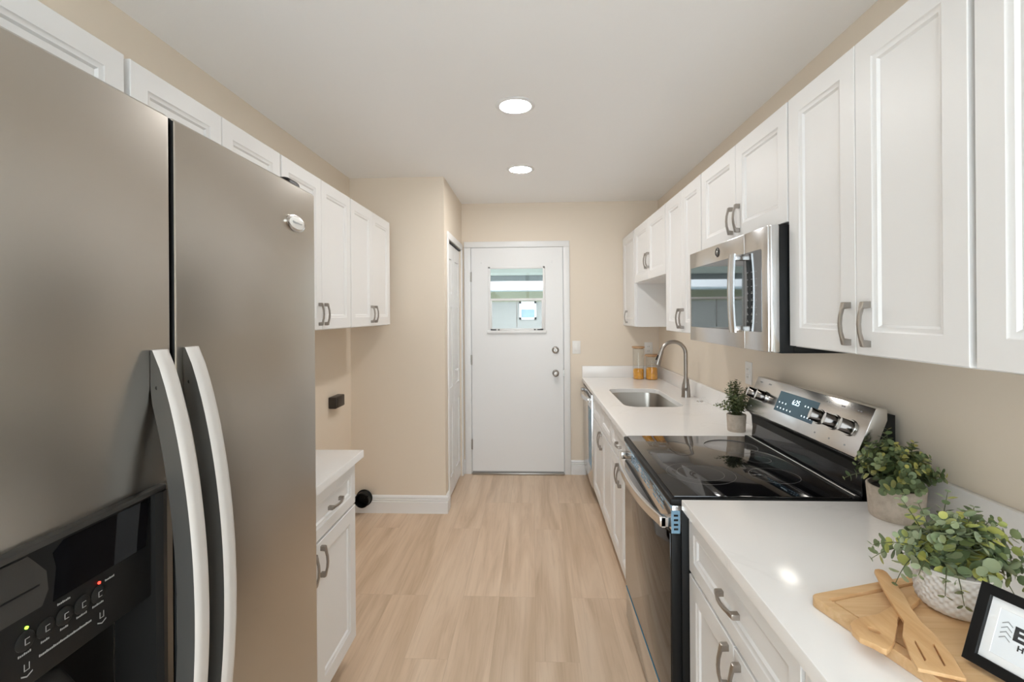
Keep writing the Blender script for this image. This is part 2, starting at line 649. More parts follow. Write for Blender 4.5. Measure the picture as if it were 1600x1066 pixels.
for zz in (1.776, 1.03, .27):
    m = MB()
    m.tube([(DX0 + .001, y0 - .006, zz - .045), (DX0 + .001, y0 - .006, zz + .045)], .006, M['brass'], 10)
    m.box(DX0 - .009, DX0 + .002, y0 - .003, y0 + .01, zz - .043, zz + .043, M['brass'])
    m.build('hinge', d)
m = MB()
m.box(DX1 - .002, DX1 + .008, y0 - .002, y0 + .004, .88, .94, M['brass'])
m.build('strike_plate', d)
m = MB()
m.box(DX0, DX1, 4.285, 4.40, .0, .018, M['brass'], .004)
m.build('threshold', d)
m = MB()
m.box(DX0 + .004, DX1 - .004, y0 - .004, y0 + .002, .02, .03, M['gap'])
m.build('door_sweep', d)
for xx in (-.46, .17):
    m = MB()
    m.box(xx - .006, xx + .006, y0 - .006, y0, 1.895, 1.915, M['trim'], .002)
    m.build('curtain_rod_bracket', d)
m = MB()
for a, b, e in ((DX0 - .064, DX0 - .004, 1), (DX1 + .004, DX1 + .060, 1)):
    m.box(a, b, FY - .018, FY, 0, DZ + .004, M['trim'], .004)
m.box(DX0 - .064, DX1 + .060, FY - .018, FY, DZ + .004, DZ + .058, M['trim'], .004)
struct('trim_1', m, 'white casing round the exterior door', 'casing')
m = MB()
m.box(DX0 - .012, DX0, FY - .001, FY + T, 0, DZ + .012, M['trim'])
m.box(DX1, DX1 + .012, FY - .001, FY + T, 0, DZ + .012, M['trim'])
m.box(DX0, DX1, FY - .001, FY + T, DZ, DZ + .012, M['trim'])
struct('trim_2', m, 'white jamb of the exterior door', 'jamb')

# ------------------------------------------------------------------ folding closet door
d = thing('door_2', 'white six-panel folding closet door', 'door', (BX, (CY0 + CY1) / 2, 0), kind='structure')
half = (CY1 - CY0) / 2
for k in range(2):
    a, b = CY0 + .004 + k * half, CY0 + (k + 1) * half - .004
    m = MB()
    xf = BX - .012
    LT = 1.996
    m.box(xf - .03, xf - .0095, a, b, .02, LT, M['trim'])
    rows = ((.02, .16, 0), (.16, .72, 1), (.72, .86, 0), (.86, 1.50, 1), (1.50, 1.60, 0), (1.60, 1.88, 1), (1.88, LT, 0))
    st = .07
    m.box(xf - .012, xf, a, a + st, .02, LT, M['trim'])
    m.box(xf - .012, xf, b - st, b, .02, LT, M['trim'])
    for z0, z1, p in rows:
        if not p:
            m.box(xf - .012, xf, a + st, b - st, z0, z1, M['trim'])
        else:
            pr = [(0, .0094), (0, .009), (.014, .009), (.028, .002), (.034, .002)]
            m.loft([rect_ring(xf - dd, a + st, b - st, z0, z1, i) for i, dd in pr], M['trim'])
    m.build('door_leaf', d)
m = MB()
m.lathe([(.006, 0), (.006, .012), (.013, .018), (.014, .024), (.009, .03), (.0005, .031)], (BX - .012, CY0 + half + .05, .98), M['trim'], 16, 'X')
m.build('door_knob', d)
MB().box(BX - .05, BX - .002, CY0, CY1, 2.000, CZ, M['black']).build('sliding_track', d)
m = MB()
m.box(BX, BX + .012, CY0 - .045, CY0, 0, CZ, M['trim'], .003)
m.box(BX, BX + .012, CY0 - .045, CY1 + .05, CZ, CZ + .052, M['trim'], .003)
m.box(BX, BX + .012, CY1, CY1 + .045, 0, CZ, M['trim'], .003)
struct('trim_3', m, 'white casing round the folding closet door', 'casing')

# ------------------------------------------------------------------ outside the door
struct('ground', MB().box(-14, 14, FY + T, 26, -.12, -.02, M['slabc']), 'pale concrete ground outside the door', 'ground')
p = thing('patio_roof', 'covered patio roof with a dark beam, seen through the door window', 'roof', (0, 7, 2.14))
MB().box(-9, 9, 4.46, 9.1, 2.16, 2.24, M['patio']).build('roof_panel', p)
MB().box(-9, 9, 8.95, 9.10, 2.062, 2.158, M['beam'], .004).build('beam', p)
for x in (-3.6, 3.6):
    MB().box(x - .06, x + .06, 8.97, 9.08, -.02, 2.062, M['beam'], .004).build('post', p)
h = thing('neighbor_house', 'neighboring grey-green house with a white eave, seen through the door window', 'house', (0, 11.2, -.02))
MB().box(-8, 8, 11.2, 11.5, -.02, 1.72, M['stucco']).box(-8, 8, 11.2, 11.5, 1.72, 2.25, M['olive']).build('wall', h)
m = MB()
m.box(-8.3, 8.3, 10.6, 11.5, 1.965, 2.02, M['gutter'])
m.box(-8.3, 8.3, 10.55, 10.62, 2.00, 2.19, M['fascia'])
m.prism([(-8.3, 10.6, 2.19), (-8.3, 14.5, 2.9), (-8.3, 14.5, 2.19)], (16.6, 0, 0), M['fascia'])
m.build('eave', h)
m = MB()
for a, b, c, e in ((-.32, -.275, 1.31, 1.73), (.03, .075, 1.31, 1.73), (-.32, .075, 1.31, 1.36), (-.32, .075, 1.685, 1.73)):
    m.box(a, b, 11.16, 11.2, c, e, M['fascia'])
wn = m.build('window', h)
MB().box(-.275, .03, 11.18, 11.195, 1.36, 1.685, M['skyglass']).build('pane', wn)
MB().box(-.275, .03, 11.165, 11.178, 1.54, 1.685, M['gutter']).build('blind', wn)

# ------------------------------------------------------------------ ceiling lights
def ceiling_light(x, y, label, first=None):
    if first is None:
        t = thing('ceiling_light', label, 'ceiling light', (x, y, CEIL), 'round recessed ceiling lights')
        m = MB()
        m.lathe([(.072, -.003), (.076, -.007), (.088, -.007), (.096, -.001), (.096, 0), (.072, 0)], (x, y, CEIL), M['trim'], 48, cap=False)
        m.build('trim_ring', t)
        m = MB()
        m.lathe([(.0005, -.0035), (.073, -.0035), (.073, -.001), (.0005, -.001)], (x, y, CEIL), M['lens'], 48, cap=False)
        m.build('lens', t)
        return t
    t = first.copy()
    C.objects.link(t)
    t.location = (x, y, CEIL)
    t['label'] = label
    for ch in list(first.children):
        c = ch.copy()
        C.objects.link(c)
        c.parent = t
    return t


l0 = ceiling_light(-.078, 2.30, 'round recessed ceiling light, the larger-looking one, halfway down the room')
ceiling_light(-.080, 3.312, 'round recessed ceiling light close to the exterior door', l0)


# ------------------------------------------------------------------ cabinets
def front(parent, name, y0, y1, z0, z1, xf, s, hy=None, hz=None, vert=True, frame=.055, L=.108):
    m = MB()
    shaker(m, y0, y1, z0, z1, xf, s, M['white'], frame)
    o = m.build(name, parent)
    if hy is not None:
        h = MB()
        pull(h, xf, hy, hz, s, M['nickel'], L, vert)
        h.build('handle', o)
    return o


def upper(label, y0, y1, z0, z1, s, doors, group, hz=None):
    """wall cabinet between y0..y1; doors = [(ya, yb, handle_y)]"""
    xf = UF if s < 0 else LF
    xw = WR if s < 0 else WL
    t = thing('wall_cabinet', label, 'cabinet', ((xf + xw) / 2, (y0 + y1) / 2, z0), group)
    m = MB()
    xb = xf - s * .0205
    m.box(min(xb, xw), max(xb, xw), y0, y1, z0, z1, M['white'], .001, 1)
    m.build('body', t)
    for a, b, hy in doors:
        front(t, 'door', a, b, z0 + .004, z1 - .003, xf, s, hy, (hz if hz else z0 + .077))
    return t


UZ0, UZ1 = 1.332, 2.094
GR = 'white wall cabinets on the range side'
upper('white two-door wall cabinet partly cut by the frame edge, over the cutting board', .290, .898, UZ0, UZ1, -1,
      [(.294, .592, .565), (.595, .893, .622)], GR)
upper('white two-door wall cabinet beside the microwave, over the bushy concrete-pot plant', .902, 1.520, UZ0, UZ1, -1,
      [(.906, 1.210, 1.166), (1.213, 1.516, 1.236)], GR)
upper('low white two-door wall cabinet directly above the microwave', 1.522, 2.285, 1.716, UZ1, -1,
      [(1.526, 1.902, 1.872), (1.905, 2.281, 1.935)], GR, 1.80)
upper('narrow-doored tall white wall cabinet between the microwave and the open recess', 2.287, 2.893, UZ0, UZ1, -1,
      [(2.292, 2.587, 2.560), (2.590, 2.889, 2.617)], GR)
upper('short white wall cabinet above the open recess over the sink', 2.895, 3.775, 1.668, UZ1, -1,
      [(2.900, 3.333, 3.305), (3.336, 3.770, 3.364)], GR, 1.80)
upper('tall single-door white wall cabinet against the end wall above the jars', 3.777, 4.316, UZ0, UZ1, -1,
      [(3.790, 4.250, 4.06)], GR)
GL = 'white wall cabinets on the refrigerator side'
LZ = 1.368
upper('white wall cabinet above the refrigerator freezer door, cut by the frame edge', .43, 1.158, 1.80, UZ1, 1,
      [(.436, .790, .76), (.793, 1.150, .82)], GL, 1.87)
upper('white wall cabinet above the far half of the refrigerator', 1.160, 1.891, 1.80, UZ1, 1,
      [(1.168, 1.523, 1.49), (1.526, 1.886, 1.56)], GL, 1.87)
upper('white two-door wall cabinet just past the refrigerator, its handles level with the fridge edge', 1.893, 2.628, LZ, UZ1, 1,
      [(1.898, 2.258, 2.228), (2.261, 2.624, 2.291)], GL)
upper('last white two-door wall cabinet before the closet wall', 2.630, 3.36, LZ, UZ1, 1,
      [(2.634, 2.991, 2.958), (2.994, 3.356, 3.026)], GL)


def base(label, y0, y1, s, xf, xw, drawers, doors, group, hollow=False):
    t = thing('base_cabinet', label, 'cabinet', ((xf + xw) / 2, (y0 + y1) / 2, 0), group)
    xb = xf - s * .0205
    m = MB()
    a, b = min(xb, xw), max(xb, xw)
    if hollow:
        m.box(a, b, y0, y0 + .018, .10, .8385, M['white'])
        m.box(a, b, y1 - .018, y1, .10, .8385, M['white'])
        m.box(a, b, y0 + .018, y1 - .018, .10, .118, M['white'])
        m.box(b - .006, b, y0 + .018, y1 - .018, .118, .8385, M['white'])
        m.box(a, a + .018, y0 + .018, y1 - .018, .118, .8385, M['white'])
    else:
        m.box(a, b, y0, y1, .10, .8385, M['white'], .001, 1)
    m.build('body', t)
    m = MB()
    xt = xf - s * .075
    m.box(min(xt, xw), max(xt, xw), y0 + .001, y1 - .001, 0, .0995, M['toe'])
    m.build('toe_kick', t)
    for a, b, hy in drawers:
        front(t, 'drawer', a, b, .662, .826, xf, s, hy, .742, False, .040)
    for a, b, hy in doors:
        front(t, 'door', a, b, .106, .652, xf, s, hy, .582)
    return t


FX, NX = .452, .466      # door faces of the far and the near run
GB = 'white base cabinets on the range side'
base('white sink base cabinet with two doors and two false drawer fronts beside the dishwasher', 2.852, 3.690, -1, FX, WR - .002,
     [(3.253, 3.684, None), (2.857, 3.249, None)], [(3.253, 3.684, 3.283), (2.857, 3.249, 3.219)], GB, True)
base('white base cabinet with drawer wedged between the sink cabinet and the range', 2.262, 2.850, -1, FX, WR - .002,
     [(2.268, 2.846, 2.557)], [(2.560, 2.846, 2.59), (2.268, 2.556, 2.526)], GB)
base('white base cabinet with a wide drawer, two doors and a counter holding the cutting board', .860, 1.478, -1, NX, WR - .002,
     [(.866, 1.473, 1.170)], [(1.154, 1.473, 1.186), (.866, 1.150, 1.118)], GB)
base('white base cabinet at the lower frame edge, mostly out of view', .25, .858, -1, NX, WR - .002,
     [(.256, .853, .55)], [(.556, .853, .59), (.256, .552, .52)], GB)
base('white base cabinet with drawer and doors standing beyond the refrigerator', 1.245, 1.972, 1, -.745, WL + .002,
     [(1.252, 1.966, None)], [(1.611, 1.966, 1.643), (1.252, 1.607, 1.575)], 'white base cabinets on the refrigerator side')
# drawer pull of that cabinet sits between the two doors, measured on the visible half
lc = [o for o in bpy.data.objects if o.name.startswith('base_cabinet')][-1]
dr = [c for c in lc.children if c.name.startswith('drawer')][0]
h = MB()
pull(h, -.745, 1.755, .742, 1, M['nickel'], .108, False)
h.build('handle', dr)


# ------------------------------------------------------------------ countertops
def rrect(x0, x1, y0, y1, r, z, n=8):
    pts = []
    for cx, cy, a0 in ((x1 - r, y1 - r, 0), (x0 + r, y1 - r, 90), (x0 + r, y0 + r, 180), (x1 - r, y0 + r, 270)):
        for k in range(n + 1):
            a = math.radians(a0 + 90 * k / n)
            pts.append((cx + r * math.cos(a), cy + r * math.sin(a), z))
    return pts


def countertop(label, x0, x1, y0, y1, hole=None):
    t = thing('countertop', label, 'countertop', ((x0 + x1) / 2, (y0 + y1) / 2, CT - .03))
    m = MB()
    e = .003
    outer = lambda i, z: [(x0 + i, y0 + i, z), (x1 - i, y0 + i, z), (x1 - i, y1 - i, z), (x0 + i, y1 - i, z)]
    if hole is None:
        m.loft([outer(0, CT - .03), outer(0, CT - e), outer(e * .3, CT - e * .3), outer(e, CT)], M['quartz'])
    else:
        tb = bmesh.new()
        def ring(pts):
            vs = [tb.verts.new(p) for p in pts]
            return vs, [tb.edges.new((vs[i], vs[(i + 1) % len(vs)])) for i in range(len(vs))]
        def skin(a, b):
            for i in range(len(a)):
                j = (i + 1) % len(a)
                tb.faces.new((a[i], a[j], b[j], b[i]))
        ob, obe = ring(outer(0, CT - .03))
        o1, _ = ring(outer(0, CT - e))
        ot, ote = ring(outer(e, CT))
        hb, hbe = ring(rrect(*hole, CT - .03))
        h1, _ = ring(rrect(*hole, CT - .002))
        g = hole
        ht, hte = ring(rrect(g[0] - .002, g[1] + .002, g[2] - .002, g[3] + .002, g[4] + .002, CT))
        skin(ob, o1); skin(o1, ot); skin(hb, h1); skin(h1, ht)
        bmesh.ops.triangle_fill(tb, use_beauty=True, edges=ote + hte)
        bmesh.ops.triangle_fill(tb, use_beauty=True, edges=obe + hbe)
        bmesh.ops.recalc_face_normals(tb, faces=tb.faces[:])
        m.add(tb, M['quartz'])
    m.build('slab', t, True, 25)
    return t


SH = (.560, .922, 2.945, 3.665, .085)
BSX = 1.095
BSZ = .972
countertop('white quartz countertop with the undermount sink and the gooseneck faucet', .432, WR - .002, 2.258, FY - .002, SH)
o = MB().box(BSX, WR - .002, 2.258, FY - .0225, CT + .0002, BSZ, M['quartz'], .002).build('backsplash')
tag(o, 'low white quartz backsplash along the side wall behind the faucet', 'backsplash')
o = MB().box(.434, WR - .002, FY - .022, FY - .002, CT + .0002, BSZ, M['quartz'], .002).build('backsplash')
tag(o, 'low white quartz backsplash on the end wall behind the pasta jars', 'backsplash')
countertop('white quartz countertop carrying the cutting board beside the range', .448, WR - .002, .25, 1.484)
o = MB().box(BSX, WR - .002, .25, 1.480, CT + .0002, BSZ + .008, M['quartz'], .002).build('backsplash')
tag(o, 'low white quartz backsplash behind the potted plants and the cutting board', 'backsplash')
countertop('short white quartz countertop beyond the refrigerator', WL + .002, -.720, 1.240, 2.000)

# sink
t = thing('sink', 'undermount stainless steel kitchen sink below the faucet', 'sink', (.74, 3.3, .66))
m = MB()
x0, x1, y0, y1, r = SH
ins = lambda i, z, rr=None: rrect(x0 + i, x1 - i, y0 + i, y1 - i, rr or max(r - i, .02), z)
m.loft([ins(-.016, .8385, .10), ins(-.004, .8385), ins(-.003, .835), ins(.004, .70), ins(.010, .675), ins(.03, .660), ins(.12, .657)], M['basin'], False)
bs = bmesh.new()
bs.faces.new([bs.verts.new(p) for p in ins(.12, .657)])
m.add(bs, M['basin'])
sb = m.build('basin', t)
m = MB()
m.lathe([(.045, .6575), (.045, .660), (.034, .659), (.030, .655), (.001, .655)], (.74, 3.3, 0), M['chrome'], 24)
m.build('drain', t)

# faucet
t = thing('faucet', 'brushed nickel gooseneck pull-down faucet behind the sink', 'faucet', (1.03, 3.30, CT))
m = MB()
m.lathe([(.030, 0), (.030, .006), (.029, .010), (.0285, .05), (.024, .085), (.017, .115), (.0145, .125)], (1.03, 3.3, CT), M['nickel'], 24)
m.build('base', t)
m = MB()
pts = [(1.03, 3.3, CT + .12), (1.03, 3.3, 1.08)]
rr = .082
for k in range(0, 17):
    a = math.pi * k / 16 * .93
    pts.append((1.03 - rr + rr * math.cos(a), 3.3, 1.162 + rr * math.sin(a)))
m.tube(pts, .0128, M['nickel'], 16)
m.build('spout', t)
ex, ez = pts[-1][0], pts[-1][2]
dx, dz = pts[-1][0] - pts[-2][0], pts[-1][2] - pts[-2][2]
q = math.hypot(dx, dz)
dx, dz = dx / q, dz / q
m = MB()
m.tube([(ex, 3.3, ez), (ex + dx * .012, 3.3, ez + dz * .012), (ex + dx * .05, 3.3, ez + dz * .05), (ex + dx * .09, 3.3, ez + dz * .09), (ex + dx * .096, 3.3, ez + dz * .096)],
       [.0145, .0155, .017, .021, .020], M['nickel'], 20)
sh = m.build('spray_head', t)
m = MB()
m.tube([(ex + dx * .028 - .015, 3.294, ez + dz * .028), (ex + dx * .062 - .0175, 3.294, ez + dz * .062)], [.005, .006], M['black'], 10)
m.build('button', sh)
m = MB()
m.tube([(1.03, 3.276, CT + .055), (1.03, 3.258, CT + .055)], [.013, .012], M['nickel'], 16)
m.tube([(1.03, 3.256, CT + .050), (1.028, 3.244, CT + .085), (1.026, 3.236, CT + .130)], [.0065, .006, .0045], M['nickel'], 10)
m.build('handle', t)
m = MB()
m.lathe([(.019, 0), (.019, .004), (.016, .008), (.001, .009)], (1.062, 3.12, CT), M['chrome'], 24)
tag(m.build('hole_cover'), 'small round metal hole cover on the counter beside the faucet', 'cap')


# jars
def jar(label, x, y, r, hgt, fill, pm):
    t = thing('storage_jar', label, 'jar', (x, y, CT), 'glass pasta jars by the backsplash')
    m = MB()
    m.lathe([(r * .9, 0), (r, .004), (r, hgt - .02), (r * .97, hgt - .016), (r * .97, hgt - .012)], (x, y, CT), M['jarglass'], 36, cap=False)
    m.build('glass_body', t)
    m = MB()
    rr = random.Random(int(x * 1000))
    m.lathe([(r * .86, .003), (r * .95, .006), (r * .95, fill * .5), (r * .95, fill - .006), (r * .8, fill + .004), (r * .4, fill - .002), (.001, fill + .003)], (x, y, CT), pm, 36,
            fn=lambda a, h, th: a * (1 + .0 * th))
    o = m.build('pasta', t)
    o['kind'] = 'stuff'
    o['label'] = 'orange dry pasta'
    m = MB()
    m.lathe([(r * .9, hgt - .02), (r * .9, hgt - .0118), (r * 1.13, hgt - .0115), (r * 1.16, hgt - .008), (r * 1.16, hgt - .003), (r * 1.12, hgt), (.001, hgt)], (x, y, CT), M['cork'], 36)
    m.build('lid', t)
    return t


jar('taller glass jar of dry pasta with a wooden lid, in front of the wall outlet', .905, 4.19, .046, .282, .085, M['pasta'])
jar('shorter glass jar of dry pasta with a wooden lid, behind the faucet spout', 1.012, 4.16, .049, .215, .098, M['pasta'])


# outlets and switch
def plate_x(name, label, cat, x, y, z, kind):
    """plate on the end wall (normal -y)"""
    t = thing(name, label, cat, (x, FY, z))
    MB().box(x - .036, x + .036, FY - .006, FY, z - .058, z + .058, M['plate'], .002).build('cover_plate', t)
    if kind == 'switch':
        MB().box(x - .017, x + .017, FY - .010, FY - .005, z - .033, z + .033, M['plate'], .003).build('rocker', t)
    else:
        for q in (-.02, .02):
            o = MB().box(x - .016, x + .016, FY - .009, FY - .005, z + q - .015, z + q + .015, M['plate'], .003).build('socket', t)
            MB().box(x - .008, x - .005, FY - .0096, FY - .0088, z + q - .005, z + q + .006, M['slot']).box(x + .005, x + .008, FY - .0096, FY - .0088, z + q - .005, z + q + .006, M['slot']).build('slot', o)


plate_x('light_switch', 'white rocker light switch beside the exterior door', 'switch', .385, 4.3, 1.138, 'switch')
plate_x('wall_outlet', 'white outlet on the end wall behind the pasta jars', 'outlet', 1.022, 4.3, 1.122, 'outlet')
t = thing('wall_outlet', 'white outlet on the side wall above the small plant by the range', 'outlet', (WR, 2.535, 1.125))
MB().box(WR - .006, WR, 2.499, 2.571, 1.067, 1.183, M['plate'], .002).build('cover_plate', t)
for q in (-.02, .02):
    o = MB().box(WR - .009, WR - .005, 2.519, 2.551, 1.125 + q - .015, 1.125 + q + .015, M['plate'], .003).build('socket', t)
    MB().box(WR - .0096, WR - .0088, 2.527, 2.530, 1.12 + q, 1.131 + q, M['slot']).box(WR - .0096, WR - .0088, 2.540, 2.543, 1.12 + q, 1.131 + q, M['slot']).build('slot', o)

# dryer outlet and vent
t = thing('dryer_outlet', 'dark brown surface-mounted power outlet on the wall below the cabinets', 'outlet', (WL, 3.13, .865))
m = MB()
m.box(WL, WL + .052, 3.065, 3.21, .83, .905, M['bronze'], .006)
m.build('housing', t)
m = MB()
m.box(WL + .052, WL + .056, 3.085, 3.19, .838, .897, M['bronze'], .002)
m.build('face_plate', t)
t = thing('dryer_vent', 'black round dryer vent pipe at the closet wall baseboard', 'vent', (-1.235, BY, .105))
m = MB()
m.lathe([(.060, -.017), (.060, -.024), (.053, -.028), (.053, -.075), (.050, -.078), (.047, -.075), (.045, -.019), (.0005, -.018)], (-1.235, BY, .112), M['black'], 28, 'Y', cap=False)
m.build('pipe', t)
m = MB()
m.box(-1.195, -1.185, BY - .080, BY - .070, .140, .150, M['black'], .001)
m.build('clamp', t)

# ------------------------------------------------------------------ refrigerator
FXD = -.56
t = thing('refrigerator', 'stainless side-by-side refrigerator with curved handles and a black dispenser', 'refrigerator', (-.93, .76, 0))
m = MB()
m.box(-1.30, FXD - .085, .305, 1.212, .02, 1.745, M['dark'], .006)
m.build('body', t)
m = MB()
m.box(FXD - .12, FXD - .03, .31, 1.205, .02, .10, M['black'], .004)
m.build('base_grille', t)


def fdoor(y0, y1, z0=.11, z1=1.75):
    # slightly crowned door skin with rounded vertical edges
    rings = []
    n = 14
    prof = [(FXD - .078, y0), (FXD - .005, y0)]
    for k in range(5):
        a = math.pi / 2 * k / 4
        prof.append((FXD - .005 + .005 * math.sin(a), y0 + .005 - .005 * math.cos(a)))
    for k in range(5):
        a = math.pi / 2 * k / 4
        prof.append((FXD - .005 + .005 * math.cos(a), y1 - .005 + .005 * math.sin(a)))
    prof += [(FXD - .078, y1)]
    m = MB()
    m.loft([[(x, y, z) for x, y in prof] for z in (z0, z1 - .004)] + [[(x - .004 * (x > FXD - .02), y, z1) for x, y in prof]], M['steelv'])
    gi = m.mi(M['black'])
    for f in m.bm.faces:
        if abs(f.normal.y) > .75:
            f.material_index = gi
    return m


fd = fdoor(.727, 1.212).build('refrigerator_door', t)
# freezer door with the dispenser opening cut as four blocks
DY0, DY1, DZ0, DZ1 = .372, .693, .72, 1.190
m = fdoor(.310, .719, DZ1, 1.75)
m.box(FXD - .078, FXD, .310, DY0, .11, DZ1, M['steelv'])
m.box(FXD - .078, FXD, DY1, .719, .11, DZ1, M['steelv'])
m.box(FXD - .078, FXD, DY0, DY1, .11, DZ0, M['steelv'])
zd = m.build('freezer_door', t)
MB().box(FXD - .084, FXD - .03, .7195, .7265, .11, 1.748, M['black']).build('door_gasket', t)
m = MB()
m.box(FXD - .125, FXD - .03, 1.135, 1.205, 1.747, 1.779, M['black'], .013, 3)
m.build('hinge_cover', t)
m = MB()
m.box(FXD - .12, FXD - .035, .318, .40, 1.747, 1.778, M['black'], .012, 3)
m.build('hinge_cover', t)


def fhandle(yc, par):
    zc, hl = .995, .395
    rings = []
    w = .0155
    K = 30
    for k in range(K + 1):
        s = -1 + 2 * k / K
        bow = 1 - s * s
        out = .011 + .061 * bow ** .85
        inn = max(0.0, out - .034) if bow > .04 else 0.0
        if bow <= .22:
            inn = inn * (bow / .22)
        z = zc + s * hl
        x = FXD + .0005
        rings.append([(x + inn, yc - w * .72, z), (x + out - .0045, yc - w * .98, z), (x + out - .0005, yc - w * .68, z), (x + out, yc - w * .3, z),
                      (x + out, yc + w * .3, z), (x + out - .0005, yc + w * .68, z), (x + out - .0045, yc + w * .98, z), (x + inn, yc + w * .72, z)])
    mb = MB()
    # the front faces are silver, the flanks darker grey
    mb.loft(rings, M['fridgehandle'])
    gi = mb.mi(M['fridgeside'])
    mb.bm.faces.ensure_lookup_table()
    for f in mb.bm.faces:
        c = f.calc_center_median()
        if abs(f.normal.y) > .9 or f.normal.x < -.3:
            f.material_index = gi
    o = mb.build('handle', par, True, 50)
    sc_ = MB()
    sc_.lathe([(.003, 0), (.003, .0015), (.0005, .0015)], (FXD + .012, yc - w * .80 - .0005, zc + hl - .055), M['black'], 10, 'Y')
    sc_.build('set_screw', par)


fhandle(.6885, zd)
fhandle(.7545, fd)
m = MB()
# oval badge
ring = lambda rx, rz, x: [(x, 1.110 + rx * math.cos(2 * math.pi * k / 36), 1.657 + rz * math.sin(2 * math.pi * k / 36)) for k in range(36)]
m.loft([ring(.044, .0195, FXD), ring(.044, .0195, FXD + .003), ring(.040, .0165, FXD + .005)], M['chrome'], True)
m.loft([ring(.036, .014, FXD + .0048), ring(.034, .0125, FXD + .0056)], M['plate'], True)
pts = [(FXD + .0058, 1.110 - .022 + .044 * k / 24, 1.657 + .0035 * math.sin(k * 1.9) * (1 - k / 40)) for k in range(25)]
m.tube(pts, .0007, M['inkgrey'], 5)
bd = m.build('badge', fd)

# dispenser
m = MB()
FXP = FXD + .012
# outer bezel
m.box(FXD - .05, FXP, DY0, DY1, DZ1 - .008, DZ1, M['grey'], .002)
m.box(FXD - .05, FXP, DY0, DY0 + .016, DZ0, DZ1 - .008, M['dark'], .003)
m.prism([(FXD - .05, DY1 - .022, DZ0), (FXP, DY1 - .022, DZ0), (FXP + .004, DY1 - .012, DZ0), (FXP, DY1, DZ0), (FXD - .05, DY1, DZ0)], (0, 0, DZ1 - .008 - DZ0), M['dark'])
# control fascia
m.box(FXD - .05, FXD + .006, DY0 + .016, DY1 - .022, 1.035, DZ1 - .008, M['black'], .003)
# recess
m.box(FXD - .078, FXD - .072, DY0, DY1, DZ0, 1.04, M['black'])
m.box(FXD - .074, FXD - .002, DY0 + .014, DY1 - .02, DZ0, DZ0 + .02, M['dark'], .003)
dp = m.build('dispenser', zd)
m = MB()
sx = FXD + .0062
m.prism([(sx, DY0 + .018, 1.115), (sx, .515, 1.115), (sx, .522, 1.13), (sx, .520, 1.152), (sx, .508, 1.168), (sx, .500, 1.178), (sx, DY0 + .018, 1.178)], (.001, 0, 0), M['grey'])
m.box(sx, sx + .0015, DY0 + .018, .512, 1.1395, 1.1415, M['black'])
m.build('filter_cover', dp)
m = MB()
m.prism([(sx - .001, .541, 1.1776), (sx - .001, .528, 1.168), (sx - .001, .532, 1.15), (sx - .001, .528, 1.112), (sx - .001, .66, 1.112), (sx - .001, .668, 1.1776)], (.0013, 0, 0), M['blackgloss'])
m.build('display', dp)
for i, (yy, zz) in enumerate(((.497, 1.088), (.519, 1.088), (.541, 1.088), (.563, 1.088), (.585, 1.088))):
    m = MB()
    m.lathe([(.0105, 0), (.0105, .001), (.0085, .0025), (.001, .003)], (sx, yy, zz), M['dark'], 20, 'X')
    m.box(sx + .003, sx + .0034, yy - .0025, yy + .0025, zz - .0035, zz - .0028, M['mark'])
    m.box(sx + .003, sx + .0034, yy - .0025, yy + .0025, zz + .0028, zz + .0035, M['mark'])
    m.box(sx + .003, sx + .0034, yy - .0025, yy - .0018, zz - .0035, zz + .0035, M['mark'])
    m.build('button', dp)
for yy, mm, zz in ((.4985, 'green', 1.1015), (.586, 'red', 1.1015)):
    MB().lathe([(.0017, 0), (.0017, .0015), (.0003, .002)], (sx, yy, zz), M[mm], 12, 'X').build('indicator_light', dp)
for yy, zz, ln in ((.497, 1.073, .014), (.519, 1.073, .010), (.541, 1.073, .010), (.563, 1.074, .014), (.585, 1.074, .016), (.541, 1.104, .016), (.602, 1.098, .014)):
    m = MB()
    for k in range(int(ln / .002)):
        m.box(sx, sx + .0003, yy - ln / 2 + k * .002, yy - ln / 2 + k * .002 + .0013, zz, zz + .0018 + .0006 * (k % 3 == 0), M['mark'])
    m.build('lettering', dp)
m = MB()
for k in range(32):
    m.box(sx, sx + .0003, .512 + k * .002, .5134 + k * .002, 1.0595, 1.0615 + .0007 * (k % 4 == 0), M['mark'])
m.build('lettering', dp)
for yy in (.499, .590):     # cup icon over a downward chevron
    m = MB()
    zz = 1.0555
    m.box(sx, sx + .0003, yy - .003, yy - .0022, zz, zz + .007, M['mark'])
    m.box(sx, sx + .0003, yy + .0022, yy + .003, zz, zz + .007, M['mark'])
    m.box(sx, sx + .0003, yy - .003, yy + .003, zz - .0008, zz, M['mark'])
    for sg in (-1, 1):
        m.prism([(sx, yy, zz - .0085), (sx, yy + sg * .006, zz - .0055), (sx, yy + sg * .006, zz - .004), (sx, yy, zz - .007)], (.0003, 0, 0), M['mark'])
    m.build('icon', dp)
m = MB()
rings = []
for k in range(9):
    a = math.pi * k / 8
    rings.append((.052 * math.sin(a) + .0005, .0))
prof = []
for zz, rr in ((1.005, .012), (.995, .030), (.965, .045), (.92, .052), (.84, .050), (.80, .045)):
    prof.append([(FXD - .05 + .045 * math.sin(math.pi * k / 12) * (rr / .052), .555 + rr * -math.cos(math.pi * k / 12), zz) for k in range(13)])
m.loft(prof, M['grey'], True)
m.build('paddle', dp)

